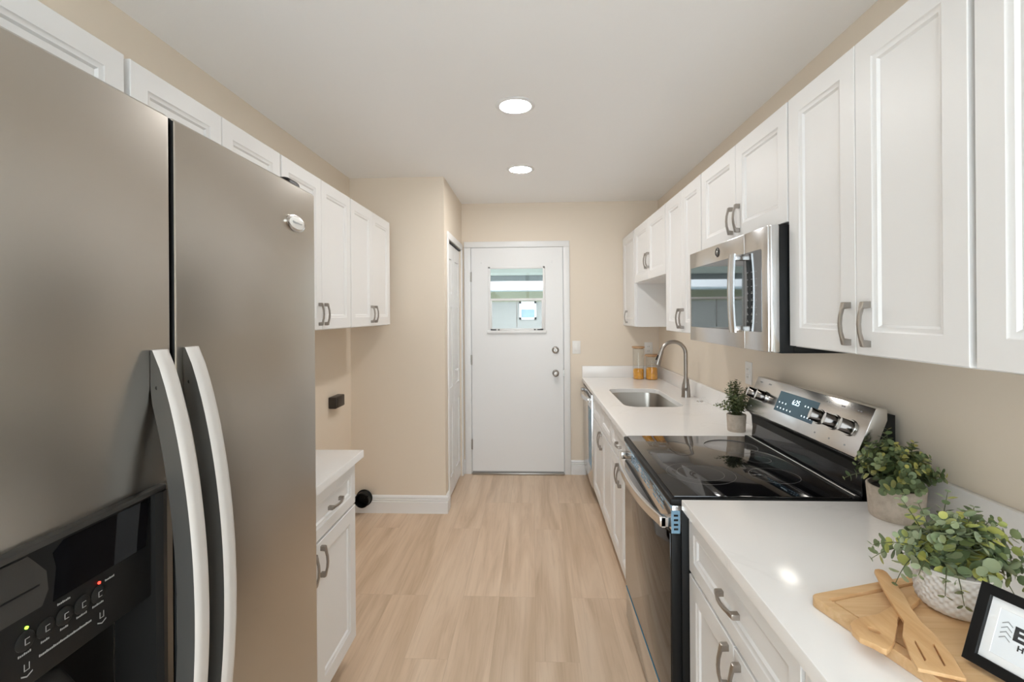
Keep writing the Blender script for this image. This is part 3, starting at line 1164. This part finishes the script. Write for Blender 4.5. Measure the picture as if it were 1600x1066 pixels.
# ------------------------------------------------------------------ microwave
Y0, Y1, Z0, Z1, MX = 1.527, 2.283, 1.312, 1.714, .735
t = thing('microwave', 'stainless over-the-range microwave hung below the low cabinet', 'microwave', (.92, 1.905, Z0))
m = MB()
m.box(MX + .03, WR - .003, Y0 + .004, Y1 - .004, Z0, Z1 - .001, M['black'], .003)
m.box(MX + .075, MX + .08, Y0 + .0025, Y0 + .0045, Z0 + .002, Z1 - .003, M['dark'])
m.build('body', t)
YS = 1.705
m = MB()
m.box(MX, MX + .03, YS + .001, Y1, Z0 + .001, Z1 - .002, M['steelh'], .003)
md = m.build('door', t)
m = MB()
m.box(MX, MX + .03, Y0 + .01, YS - .001, Z0 + .001, Z1 - .002, M['steelh'], .003)
m.box(MX + .004, MX + .032, Y0, Y0 + .012, Z0 + .001, Z1 - .002, M['steelh'], .004)
mc = m.build('control_panel', t)
gl = lambda a, b: rrect(a, b, 1.375, 1.643, .006, 0, 3)
m = MB()
m.loft([[(MX - d_, p[0], p[1]) for p in rrect(YS + .0015, Y1 - .018, 1.375, 1.643, .006, 0, 3)] for d_ in (0, .0012)], M['blackgloss'])
m.mats[0] = M['mirrorglass']
m.build('window', md)
m = MB()
m.loft([[(MX - d_, p[0], p[1]) for p in rrect(1.577, YS - .0015, 1.375, 1.643, .006, 0, 3)] for d_ in (0, .0012)], M['blackgloss'])
m.mats[0] = M['mirrorglass']
m.build('key_glass', mc)
for r_ in range(8):
    for c_ in range(3):
        m = MB()
        yy = 1.680 - c_ * .033
        zz = 1.575 - r_ * .024
        m.box(MX - .0016, MX - .0011, yy - .008, yy + .004, zz - .0012, zz + .0012 if r_ > 2 else zz + .0002, M['mark'])
        if r_ > 2:
            m.box(MX - .0016, MX - .0011, yy - .003, yy + .001, zz + .003, zz + .006, M['mark'])
        m.build('key', mc)
m = MB()
rings = []
for k in range(21):
    s_ = -1 + 2 * k / 20
    zz = 1.507 + s_ * .138
    o_ = .036 + .006 * (1 - s_ * s_)
    yc, w_ = 1.729, .0225
    x = MX
    rings.append([(x - o_ + .009, yc - w_, zz), (x - o_ + .003, yc - w_, zz), (x - o_, yc - w_ + .004, zz), (x - o_, yc + w_ - .004, zz), (x - o_ + .003, yc + w_, zz), (x - o_ + .009, yc + w_, zz)])
m.loft(rings, M['steelh'])
for zz in (1.372, 1.622):
    m.box(MX - .034, MX - .0005, 1.713, 1.745, zz, zz + .020, M['chrome'], .002)
m.build('handle', md)
m = MB()
m.lathe([(.019, 0), (.019, .0015), (.017, .0025), (.0005, .0025)], (MX, 1.945, 1.679), M['grey'], 28, Matrix(((0, 0, -1), (1, 0, 0), (0, 1, 0))))
for q in (.0165, .008):
    m.tube([(MX - .003, 1.945 + q * math.cos(a * math.pi / 12), 1.679 + q * math.sin(a * math.pi / 12)) for a in range(25)], .0008, M['chrome'], 5)
m.tube([(MX - .003, 1.945 + (.006 + .003 * math.cos(a * .9)) * math.cos(a * math.pi / 9), 1.679 + .0065 * math.sin(a * math.pi / 7)) for a in range(24)], .0008, M['chrome'], 5)
m.build('logo', md)
m = MB()
m.box(MX + .05, WR - .03, Y0 + .03, Y1 - .03, Z0 - .004, Z0 + .001, M['dark'], .002)
m.build('underside_grille', t)
m = MB()
m.box(.835, .895, 1.87, 1.95, Z0 - .0065, Z0 - .003, M['hoodlens'], .001)
m.build('cooktop_lamp', t)

# ------------------------------------------------------------------ range
RY0, RY1, RX = 1.495, 2.252, .421
t = thing('range', 'stainless and black glass electric range with a sloped control panel', 'range', (.75, 1.87, 0))
m = MB()
m.box(RX + .03, 1.085, RY0 + .002, RY1 - .002, .03, .846, M['black'], .003)
for a, b in ((.5, 1.52), (.5, 2.2), (1.0, 1.52), (1.0, 2.2)):
    m.lathe([(.02, 0), (.02, .03)], (a, b + .015, .0005), M['black'], 12)
m.build('body', t)
m = MB()
m.box(RX - .004, .992, RY0, RY1, .846, .868, M['black'], .005, 3)
m.box(RX + .010, .985, RY0 + .010, RY1 - .010, .8675, .8735, M['blackgloss'], .0025)
ck = m.build('cooktop', t)
def ringmark(cx, cy, r):
    m = MB()
    m.lathe([(r - .0005, .87345), (r - .0005, .87372), (r + .0005, .87372), (r + .0005, .87345)], (cx, cy, 0), M['ring'], 56, cap=False)
    m.build('burner_marking', ck)
for cx, cy, r in ((.585, 1.72, .115), (.585, 2.07, .080), (.83, 1.70, .080), (.83, 2.07, .105), (.585, 1.72, .078), (.86, 1.885, .045)):
    ringmark(cx, cy, r)
# oven door: steel head with slots, dark glass, bowed handle
m = MB()
m.box(RX + .003, RX + .03, RY0 + .004, RY1 - .004, .762, .8445, M['steelh'], .002)
m.box(RX, RX + .03, RY0 + .004, RY1 - .004, .188, .7615, M['black'], .003)
od = m.build('oven_door', t)
m = MB()
m.box(RX - .0025, RX + .001, RY0 + .012, RY1 - .012, .196, .757, M['blackgloss'], .001)
m.build('oven_window', od)
for g in range(3):
    y_ = 1.60 + g * .19
    m = MB()
    for k in range(3):
        for q in range(3):
            m.box(RX + .0018, RX + .0036, y_ + q * .050, y_ + q * .050 + .036, .792 + k * .014, .798 + k * .014, M['filmpale'])
    m.build('vent_slot', od)
m = MB()
m.box(RX + .0012, RX + .0032, RY0 + .012, RY1 - .012, .833, .8436, M['filmpale'])
m.box(RX - .0005, RX + .026, RY0 + .0025, RY0 + .0042, .760, .830, M['filmpale'])
for k in range(4):
    m.box(RX + .007, RX + .020, RY0 + .0018, RY0 + .0026, .770 + k * .014, .776 + k * .014, M['black'])
fm = m.build('protective_film', od)
fm['label'] = 'pale blue protective film'
m = MB()
rings = []
for k in range(25):
    s_ = -1 + 2 * k / 24
    yc = (RY0 + RY1) / 2 + s_ * (RY1 - RY0 - .03) / 2
    b = 1 - abs(s_) ** 2.4
    o_ = .030 + .040 * b
    i_ = o_ - .012
    x = RX + .003
    rings.append([(x - i_, yc, .772), (x - o_ + .002, yc, .772), (x - o_, yc, .775), (x - o_, yc, .803), (x - o_ + .003, yc, .806), (x - i_, yc, .806)])
m.loft(rings, M['steelh'])
for yy in (RY0 + .015, RY1 - .043):
    m.box(RX - .032, RX + .004, yy, yy + .028, .774, .804, M['chrome'], .002)
m.build('handle', od)
m = MB()
m.box(RX + .002, RX + .03, RY0 + .004, RY1 - .004, .032, .176, M['steelh'], .002)
dw = m.build('drawer', t)
MB().box(RX, RX + .004, RY0 + .006, RY1 - .006, .1735, .1785, M['film']).build('protective_film', dw)
# backguard: extruded profile
def yprism(mb, prof, y0, y1, mm, bev=0):
    mb.prism([(x, y0, z) for x, z in prof], (0, y1 - y0, 0), mm, bev)
P0, P1 = Vector((.970, 0, .997)), Vector((1.031, 0, 1.145))
m = MB()
yprism(m, [(1.005, .8685), (1.09, .8685), (1.09, 1.125), (1.05, 1.13), (1.03, 1.10), (.995, .995)], RY0 + .004, RY1 - .004, M['black'])
m.build('backguard', t)
m = MB()
yprism(m, [(P0.x, P0.z), (P0.x + .010, P0.z - .012), (1.03, 1.02), (1.065, 1.11), (1.065, 1.143), (P1.x, P1.z)], RY0, RY1, M['steelh'], .0015)
cp = m.build('control_panel', t)
m = MB()
yprism(m, [(.994, .8737), (.998, .8737), (1.006, .96), (1.002, .962)], RY0 + .012, RY1 - .012, M['blackgloss'])
m.build('splash_glass', t)
m = MB()
yprism(m, [(1.003, .960), (.985, .984), (.992, .990), (1.012, .965)], RY0 + .006, RY1 - .006, M['dark'])
m.box(.966, .992, RY0 + .003, RY1 - .003, .8678, .8765, M['black'], .003, 3)
m.tube([(.978, RY0 + .012, .8768), (.978, RY1 - .012, .8768)], .0035, M['steelh'], 10)
m.build('rear_lip', t)
pu = (P1 - P0).normalized()
pn = Vector((-pu.z, 0, pu.x))
PL = (P1 - P0).length
def pf(y, u, o=0.0):
    q = P0 + pu * (u * PL) + pn * o
    return Vector((q.x, y, q.z))
m = MB()
m.loft([[pf(1.755, .28, o), pf(2.022, .28, o), pf(2.022, .80, o), pf(1.755, .80, o)] for o in (0, .0012)], mat('display_glass', (.055, .11, .16), .12))
dg = m.build('display', cp)
text('clock_digits', '6:25', .030, pf(1.915, .56, .0014), (0, -1, 0), pu, M['digits'], dg)
m = MB()
for k in range(5):
    for u in (.36, .50):
        if k < 3 or u < .45:
            yy = 2.005 - k * .024
            m.loft([[pf(yy - .006, u, o), pf(yy, u, o), pf(yy, u + .035, o), pf(yy - .006, u + .035, o)] for o in (.0012, .0014)], M['digits'])
for k in range(4):
    for u in (.36, .60):
        yy = 1.83 - k * .019
        m.loft([[pf(yy - .006, u, o), pf(yy, u, o), pf(yy, u + .035, o), pf(yy - .006, u + .035, o)] for o in (.0012, .0014)], M['digits'])
m.build('display_symbols', dg)
m = MB()
for k, yy in enumerate((2.21, 2.13, 1.72, 1.64, 1.56)):
    for u, n_ in ((.13, 1), (.86, 2)):
        for q in range(n_):
            m.loft([[pf(yy - .004 - .012 * q, u, o), pf(yy + .004 - .012 * q, u, o), pf(yy + .004 - .012 * q, u + .03, o), pf(yy - .004 - .012 * q, u + .03, o)] for o in (.0, .0004)], M['inkgrey'])
m.build('dial_lettering', cp)
M['knob'] = mat('dark_chrome', (.16, .145, .135), .16, 1)
for yy in (2.215, 2.132, 1.725, 1.645, 1.562):
    c = pf(yy, .50, 0)
    ax = Vector((0, 1, 0))
    mt = Matrix((ax, pu, pn)).transposed()
    m = MB()
    m.lathe([(.027, 0), (.027, .005), (.0255, .007)], c, M['chrome'], 32, mt)
    def sect(hw, hh, h):
        return [c + ax * (hw * math.copysign(abs(math.cos(q)) ** .8, math.cos(q))) + pu * (hh * math.sin(q)) + pn * h for q in [2 * math.pi * k / 32 for k in range(32)]]
    m.loft([sect(.0225, .0225, .0069), sect(.0215, .022, .016), sect(.013, .0215, .026), sect(.0085, .021, .036), sect(.0075, .020, .0372)], M['knob'])
    m.loft([sect(.0068, .0195, .0371), sect(.0062, .019, .0380)], M['plate'])  # white grip cap: bright reflection of the door put into the colour
    m.build('knob', cp)

# ------------------------------------------------------------------ dishwasher
t = thing('dishwasher', 'stainless dishwasher with a strip of blue film, against the end wall', 'dishwasher', (.75, 3.99, 0))
m = MB()
m.box(.47, 1.08, 3.70, 4.29, .10, .836, M['dark'], .003)
m.box(.53, 1.08, 3.70, 4.29, 0, .0995, M['black'])
m.build('body', t)
m = MB()
m.box(.440, .4695, 3.698, 4.292, .105, .815, M['steelh'], .002, 2)
m.box(.445, .4695, 3.698, 4.292, .8155, .834, M['black'], .002)
dd = m.build('door', t)
m = MB()
m.box(.4393, .443, 3.700, 3.90, .245, .70, M['film'], .0005, 1)
fm = m.build('protective_film', dd)
fm['label'] = 'strip of blue protective film'
m = MB()
rings = []
for k in range(17):
    s_ = -1 + 2 * k / 16
    yc = 3.995 + s_ * .275
    o_ = .016 + .034 * (1 - abs(s_) ** 2.2)
    rings.append([(.44 - o_ + .010, yc, .752), (.44 - o_, yc, .754), (.44 - o_, yc, .786), (.44 - o_ + .010, yc, .788)])
m.loft(rings, M['steelh'])
for yy in (3.722, 4.24):
    m.box(.415, .442, yy, yy + .026, .756, .784, M['chrome'], .002)
m.build('handle', dd)


# ------------------------------------------------------------------ plants
def leaf(bm, base, d, n, r, lr, mi, cup=.18):
    """round leaf: base point, direction d, normal n, radius r"""
    d = d.normalized()
    n = (n - d * n.dot(d)).normalized()
    s = d.cross(n)
    pts = []
    K = 9
    c = bm.verts.new(base + d * r * 1.05 - n * r * cup)
    for k in range(K):
        a = 2 * math.pi * k / K
        u = 1 - math.cos(a)
        p = base + d * (r * u * 1.02) + s * (r * math.sin(a) * .96) + n * (r * .12 * math.sin(a) ** 2)
        pts.append(bm.verts.new(p))
    for k in range(K):
        f = bm.faces.new((c, pts[k], pts[(k + 1) % K]))
        f.material_index = mi
        f.smooth = True


def plant(label, name, pot_fn, c, soil_r, soil_z, stems, leafm, group=None, seed=1):
    rr = random.Random(seed)
    t = thing(name, label, 'plant', c, group)
    pot_fn(t)
    m = MB()
    m.lathe([(soil_r, soil_z - .012), (soil_r, soil_z), (.001, soil_z + .004)], c, M['soil'], 24)
    m.build('soil', t)
    st = MB()
    lf = MB()
    mi = lf.mi(M[leafm])
    for tip, bend, r0, r1, step in stems:
        base = Vector(c) + Vector((rr.uniform(-.5, .5) * soil_r, rr.uniform(-.5, .5) * soil_r, soil_z))
        tip = Vector(c) + Vector(tip)
        mid = (base + tip) / 2 + Vector((0, 0, bend))
        L = (tip - base).length
        n = max(4, int(L / step))
        P = [base * (1 - u) ** 2 + mid * 2 * u * (1 - u) + tip * u * u for u in [k / n for k in range(n + 1)]]
        st.tube(P, [.0017 - .0011 * k / n for k in range(n + 1)], M['stem'], 5)
        ph = rr.uniform(0, math.pi)
        for k in range(1, n + 1):
            u = k / n
            if u < .16:
                continue
            d = (P[k] - P[k - 1]).normalized()
            o1 = d.orthogonal().normalized()
            o2 = d.cross(o1)
            ph += math.pi / 2 + rr.uniform(-.3, .3)
            r = (r0 * (1 - u) + r1 * u) * rr.uniform(.8, 1.15)
            if u > .97:
                r *= .7
            for sgn in (1, -1):
                v = (o1 * math.cos(ph) + o2 * math.sin(ph)) * sgn
                ld = (v + d * rr.uniform(.2, .7)).normalized()
                nn = (d * 1.0 - v * rr.uniform(.1, .5) + Vector((rr.uniform(-.25, .25), rr.uniform(-.25, .25), .35)))
                leaf(lf.bm, P[k] + v * .0012, ld, nn, r * .5 * 1.0, 0, mi)
    s_ = st.build('stems', t)
    l_ = lf.build('leaves', t, False)
    l_['kind'] = 'stuff'
    return t


def cement_pot(c, r0, r1, hgt):
    def fn(t):
        m = MB()
        m.lathe([(r0 * .96, 0), (r0, .004), (r1, hgt - .003), (r1 - .002, hgt), (r1 - .006, hgt), (r1 - .007, hgt - .012), (r1 - .008, .012)], c, M['concrete'], 40)
        m.build('pot', t)
    return fn


def hobnail_pot(c, R_, hgt):
    def fn(t):
        m = MB()
        prof = []
        N = 34
        for k in range(N + 1):
            u = k / N
            if u < .3:
                a = u / .3
                r = R_ * (.62 + .36 * math.sin(a * math.pi / 2))
                z = hgt * (.30 * (1 - math.cos(a * math.pi / 2)) * 1.0)
            else:
                r = R_ * (.98 + .02 * math.sin((u - .3) / .7 * math.pi))
                z = hgt * (.30 + .70 * (u - .3) / .7)
            prof.append((r, z))
        prof = [(R_ * .55, 0)] + prof
        def fn2(r, h, a):
            if h < .004 or h > hgt - .003:
                return r
            b = math.sin(a * 26 + (h / .0045) * 0) * math.sin(h / .0066 * math.pi)
            return r + .0021 * b
        m.lathe(prof, c, M['ceramic'], 208, cap=True, fn=fn2)
        inner = [(R_ * .995, hgt), (R_ * .97, hgt + .0015), (R_ * .94, hgt), (R_ * .92, hgt - .03)]
        m.lathe(inner, c, M['ceramic'], 64, cap=False)
        m.build('pot', t, True, 60)
    return fn


rs = random.Random(21)
# small plant in a concrete pot behind the range
c = (.972, 2.352, CT)
stems = []
for k in range(34):
    a = rs.uniform(0, 2 * math.pi)
    q = rs.random() ** .6
    stems.append(((.085 * q * math.cos(a), .085 * q * math.sin(a), .125 + .115 * (1 - q * q) + rs.uniform(-.02, .01)), .02, .020, .010, .0105))
stems.append(((.0, 0, .245), .0, .018, .010, .011))
stems.append(((-.105, -.01, .125), .03, .018, .010, .012))
plant('small dark-leaved plant in a slim cement pot at the far corner of the range', 'potted_plant', cement_pot(c, .040, .044, .082), c, .035, .072, stems, 'box', None, 3)
# bushy plant in a concrete pot beside the control panel
c = (1.000, 1.375, CT)
stems = []
for k in range(48):
    a = rs.uniform(0, 2 * math.pi)
    q = rs.random() ** .55
    z = .105 + .085 * (1 - q ** 2) + rs.uniform(-.015, .03)
    x = .130 * q * math.cos(a)
    stems.append(((min(x, .075), .105 * q * math.sin(a), z), .035, .029, .017, .0115))
stems += [((.0, .03, .235), .0, .030, .018, .014), ((-.125, .02, .10), .06, .026, .014, .014), ((.05, .0, .205), .01, .028, .016, .014), ((-.02, .02, .215), .01, .03, .018, .014)]
plant('bushy green plant in a wide cement pot between the range and the cutting board', 'potted_plant', cement_pot(c, .062, .068, .088), c, .058, .078, stems, 'bush', None, 5)

# ------------------------------------------------------------------ cutting board and what stands on it
BZ = CT + .0205
A = Vector((.533, .957, 0))
bu = Vector((math.cos(math.radians(17)), math.sin(math.radians(17)), 0))
bv = Vector((bu.y, -bu.x, 0))
BW, BD = .375, .30
t = thing('cutting_board', 'bamboo cutting board with a raised rim on the counter', 'cutting board', tuple(A + bu * BW / 2 + bv * BD / 2 + Vector((0, 0, CT))))


def bp(a, b, z):
    q = A + bu * a + bv * b
    return (q.x, q.y, z)


def brect(i, z, r=.012):
    return [bp(x, y, z) for x, y, _ in rrect(i, BW - i, i, BD - i, max(r - i * .2, .003), 0, 4)]


m = MB()
rg = [brect(.0015, CT + .0002), brect(0, CT + .002), brect(0, BZ - .002), brect(.0015, BZ), brect(.021, BZ, .006), brect(.0220, BZ - .006, .006), brect(.027, BZ - .006, .006), brect(.028, BZ - .0025, .006)]
m.loft(rg, M['bamboo'])
m.build('board', t)

M['inner'] = M['bamboo']


def flat_utensil(name, label, poly, holes, z, th, tilt=None):
    m = MB()
    m.prism([(x, y, z) for x, y in poly], (0, 0, th), M['beech'], .0012, [[(x, y, z) for x, y in h] for h in holes])
    o = m.build(name)
    return tag(o, label, 'utensil')


spoon = [(0.5417, 0.852), (0.552, 0.861), (0.5619, 0.8666), (0.5852, 0.8754), (0.61, 0.8826), (0.633, 0.8963), (0.7155, 0.9446), (0.7203, 0.9303), (0.6445, 0.88), (0.6304, 0.8653), (0.620, 0.8505), (0.6101, 0.8391), (0.5878, 0.8128), (0.5725, 0.7986), (0.5579, 0.7892), (0.5519, 0.7934), (0.5481, 0.8023), (0.5349, 0.8173), (0.535, 0.835)]
hole = [(0.5654, 0.8443), (0.5695, 0.8455), (0.5730, 0.8435), (0.5769, 0.838), (0.5783, 0.832), (0.5763, 0.8282), (0.573, 0.8275), (0.5694, 0.8288), (0.5659, 0.8323), (0.5639, 0.838)]
flat_utensil('wooden_spoon', 'wooden spoon with an oval hole, its bowl hanging over the board edge', spoon, [hole], BZ + .0005, .010)
turner = [(0.6942, 1.0147), (0.7007, 1.0223), (0.7090, 1.0245), (0.7160, 1.0200), (0.7171, 1.0112), (0.7099, 0.9873), (0.6927, 0.9344), (0.6732, 0.8905), (0.6599, 0.8506), (0.6565, 0.8177), (0.6427, 0.77), (0.6218, 0.7217), (0.5685, 0.7406), (0.5786, 0.7685), (0.6019, 0.8153), (0.6316, 0.8524), (0.6426, 0.885), (0.6699, 0.9584)]
s1 = [(0.6097, 0.8016), (0.6129, 0.8032), (0.5953, 0.7595), (0.5912, 0.7566)]
s2 = [(0.6319, 0.7934), (0.6357, 0.795), (0.6146, 0.7481), (0.6111, 0.7466)]
th_ = [(0.7050, 1.0150), (0.7075, 1.0165), (0.7106, 1.0150), (0.7110, 1.0125), (0.7085, 1.0110), (.7055, 1.0125)]
flat_utensil('wooden_turner', 'slotted wooden turner lying across the spoon on the board', turner, [s1, s2, th_], BZ + .0110, .006)

# large eucalyptus plant in the white textured pot
c = (.779, .925, BZ - .0022)
rs = random.Random(12)
stems = []
# long sprays, tips given relative to the pot
for tip, b in (((-.135, .02, .105), .05), ((-.13, .03, .075), .06), ((-.115, -.01, .050), .07), ((-.075, .03, .19), .02), ((.02, .04, .20), .0),
               ((.125, .0, .130), .04), ((.115, -.01, .105), .05), ((.110, -.02, .085), .05), ((.105, .0, .070), .06), ((.085, .02, .155), .02),
               ((-.045, -.070, .045), .07), ((-.006, -.080, .022), .09), ((.004, -.082, .038), .08), ((-.06, -.05, .05), .08), ((.05, -.06, .055), .06),
               ((-.10, .0, .13), .03), ((-.05, .02, .185), .01), ((.06, .03, .175), .01), ((.10, .02, .15), .03), ((.09, -.035, .06), .06), ((-.09, -.03, .075), .06)):
    stems.append((tip, b, .031, .014, .0115))
for k in range(40):
    a = rs.uniform(0, 2 * math.pi)
    q = rs.random() ** .6
    stems.append(((.088 * q * math.cos(a), .075 * q * math.sin(a), .085 + .085 * (1 - q * q) + rs.uniform(-.02, .02)), .03, .034, .019, .0125))
plant('spreading eucalyptus plant in a white dimpled pot on the cutting board', 'potted_plant', hobnail_pot(c, .061, .078), c, .055, .066, stems, 'euc', None, 9)

# picture frame leaning back on the board
BL = Vector((.668, .785, BZ + .0055))
ph, ti = math.radians(-71), math.radians(24)
fu = Vector((math.cos(ph), math.sin(ph), 0))
fb = Vector((-fu.y, fu.x, 0))
fv = Vector((0, 0, math.cos(ti))) + fb * math.sin(ti)
fn_ = fu.cross(fv)          # towards the viewer
if fn_.y > 0:
    fn_ = -fn_
FW_, FH_ = .170, .122
t = thing('picture_frame', 'small black picture frame with a white print, leaning back on the cutting board', 'picture frame', tuple(BL + fu * FW_ / 2))


def fp(a, b, o):
    return BL + fu * a + fv * b + fn_ * o


fr = lambda i, o: [fp(i, i, o), fp(FW_ - i, i, o), fp(FW_ - i, FH_ - i, o), fp(i, FH_ - i, o)]
m = MB()
m.loft([fr(.0, -.012), fr(0, -.001), fr(.001, 0), fr(.0145, 0), fr(.0155, -.001), fr(.0155, -.006)], M['black'], False)
tb = bmesh.new()
tb.faces.new([tb.verts.new(p) for p in fr(.0, -.012)])
m.add(tb, M['black'])
m.build('frame', t)
m = MB()
m.loft([fr(.0150, -.0075), fr(.0150, -.0058), fr(.027, -.0058), fr(.0275, -.0066)], mat('mat_board', (.80, .80, .80), .6), False)
m.build('mat_board', t)
m = MB()
m.loft([fr(.026, -.0078), fr(.026, -.0067)], mat('print_paper', (.76, .79, .82), .6))
pp = m.build('print', t)
ink = mat('print_ink', (.03, .03, .032), .6)
text('lettering', 'EL', .027, fp(.0475, .0595, -.0064), fu, fv, ink, pp, .0002, offset=.0012)
text('lettering', 'H', .011, fp(.055, .0470, -.0064), fu, fv, ink, pp, .0002, offset=.0003)
m = MB()
for k in range(4):
    y_ = .051 + k * .0072
    for sg in (-1, 1):
        m.prism([fp(.0395, y_ + .0065, -.0064), fp(.0395, y_ + .0080, -.0064), fp(.0395 + sg * .0065, y_ + .0030, -.0064), fp(.0395 + sg * .0065, y_ + .0015, -.0064)], fn_ * .0002, M['inkgrey'])
m.build('chevron_mark', pp)
m = MB()
q = fp(FW_ / 2, FH_ * .55, -.012)
foot = Vector((q.x, q.y, BZ + .001)) + fb * .035
foot2 = fb * .004
m.prism([fp(FW_ / 2 - .015, FH_ * .6, -.0122), fp(FW_ / 2 + .015, FH_ * .6, -.0122), foot + fu * .02, foot - fu * .02], fb * .003, M['black'])
m.build('easel_back', t)

# bottle at the frame edge
c = (.998, .93, CT)
t = thing('glass_bottle', 'clear rounded glass bottle with a dark-bordered label, behind the picture frame', 'bottle', c)
m = MB()
m.lathe([(.038, .0005), (.043, .005), (.044, .05), (.044, .085), (.0425, .105), (.036, .128), (.026, .146), (.017, .160), (.0145, .175), (.0145, .215), (.017, .217), (.017, .224), (.014, .225)], c, M['bottleglass'], 40, cap=False)
m.build('glass_body', t)
m = MB()
m.lathe([(.0145, .2255), (.0155, .228), (.0155, .245), (.001, .247)], c, M['cork'], 20)
m.build('stopper', t)
def arc(r, a0, a1, z0, z1, mm, mb, n=16):
    mb.loft([[Vector(c) + Vector((r * math.cos(a0 + (a1 - a0) * k / n), r * math.sin(a0 + (a1 - a0) * k / n), z)) for k in range(n + 1)] for z in (z0, z1)], mm, False, False)
m = MB()
a0, a1 = math.radians(168), math.radians(276)
paper = mat('bottle_label', (.62, .60, .58), .6)
arc(.0446, a0, a1, .016, .082, paper, m)
for z_ in (.020, .076):
    arc(.0449, a0 + .10, a1 - .10, z_, z_ + .0016, M['black'], m)
for s_ in (a0 + .10, a1 - .14):
    arc(.0449, s_, s_ + .04, .020, .0776, M['black'], m, 2)
lb = m.build('label', t)
for k, ch in enumerate('OL'):
    a = a0 + .28 + k * .30
    n_ = Vector((math.cos(a), math.sin(a), 0))
    text('lettering', ch, .018, Vector(c) + n_ * .0452 + Vector((0, 0, .056)), Vector((-math.sin(a), math.cos(a), 0)), (0, 0, 1), ink, lb, .0001)
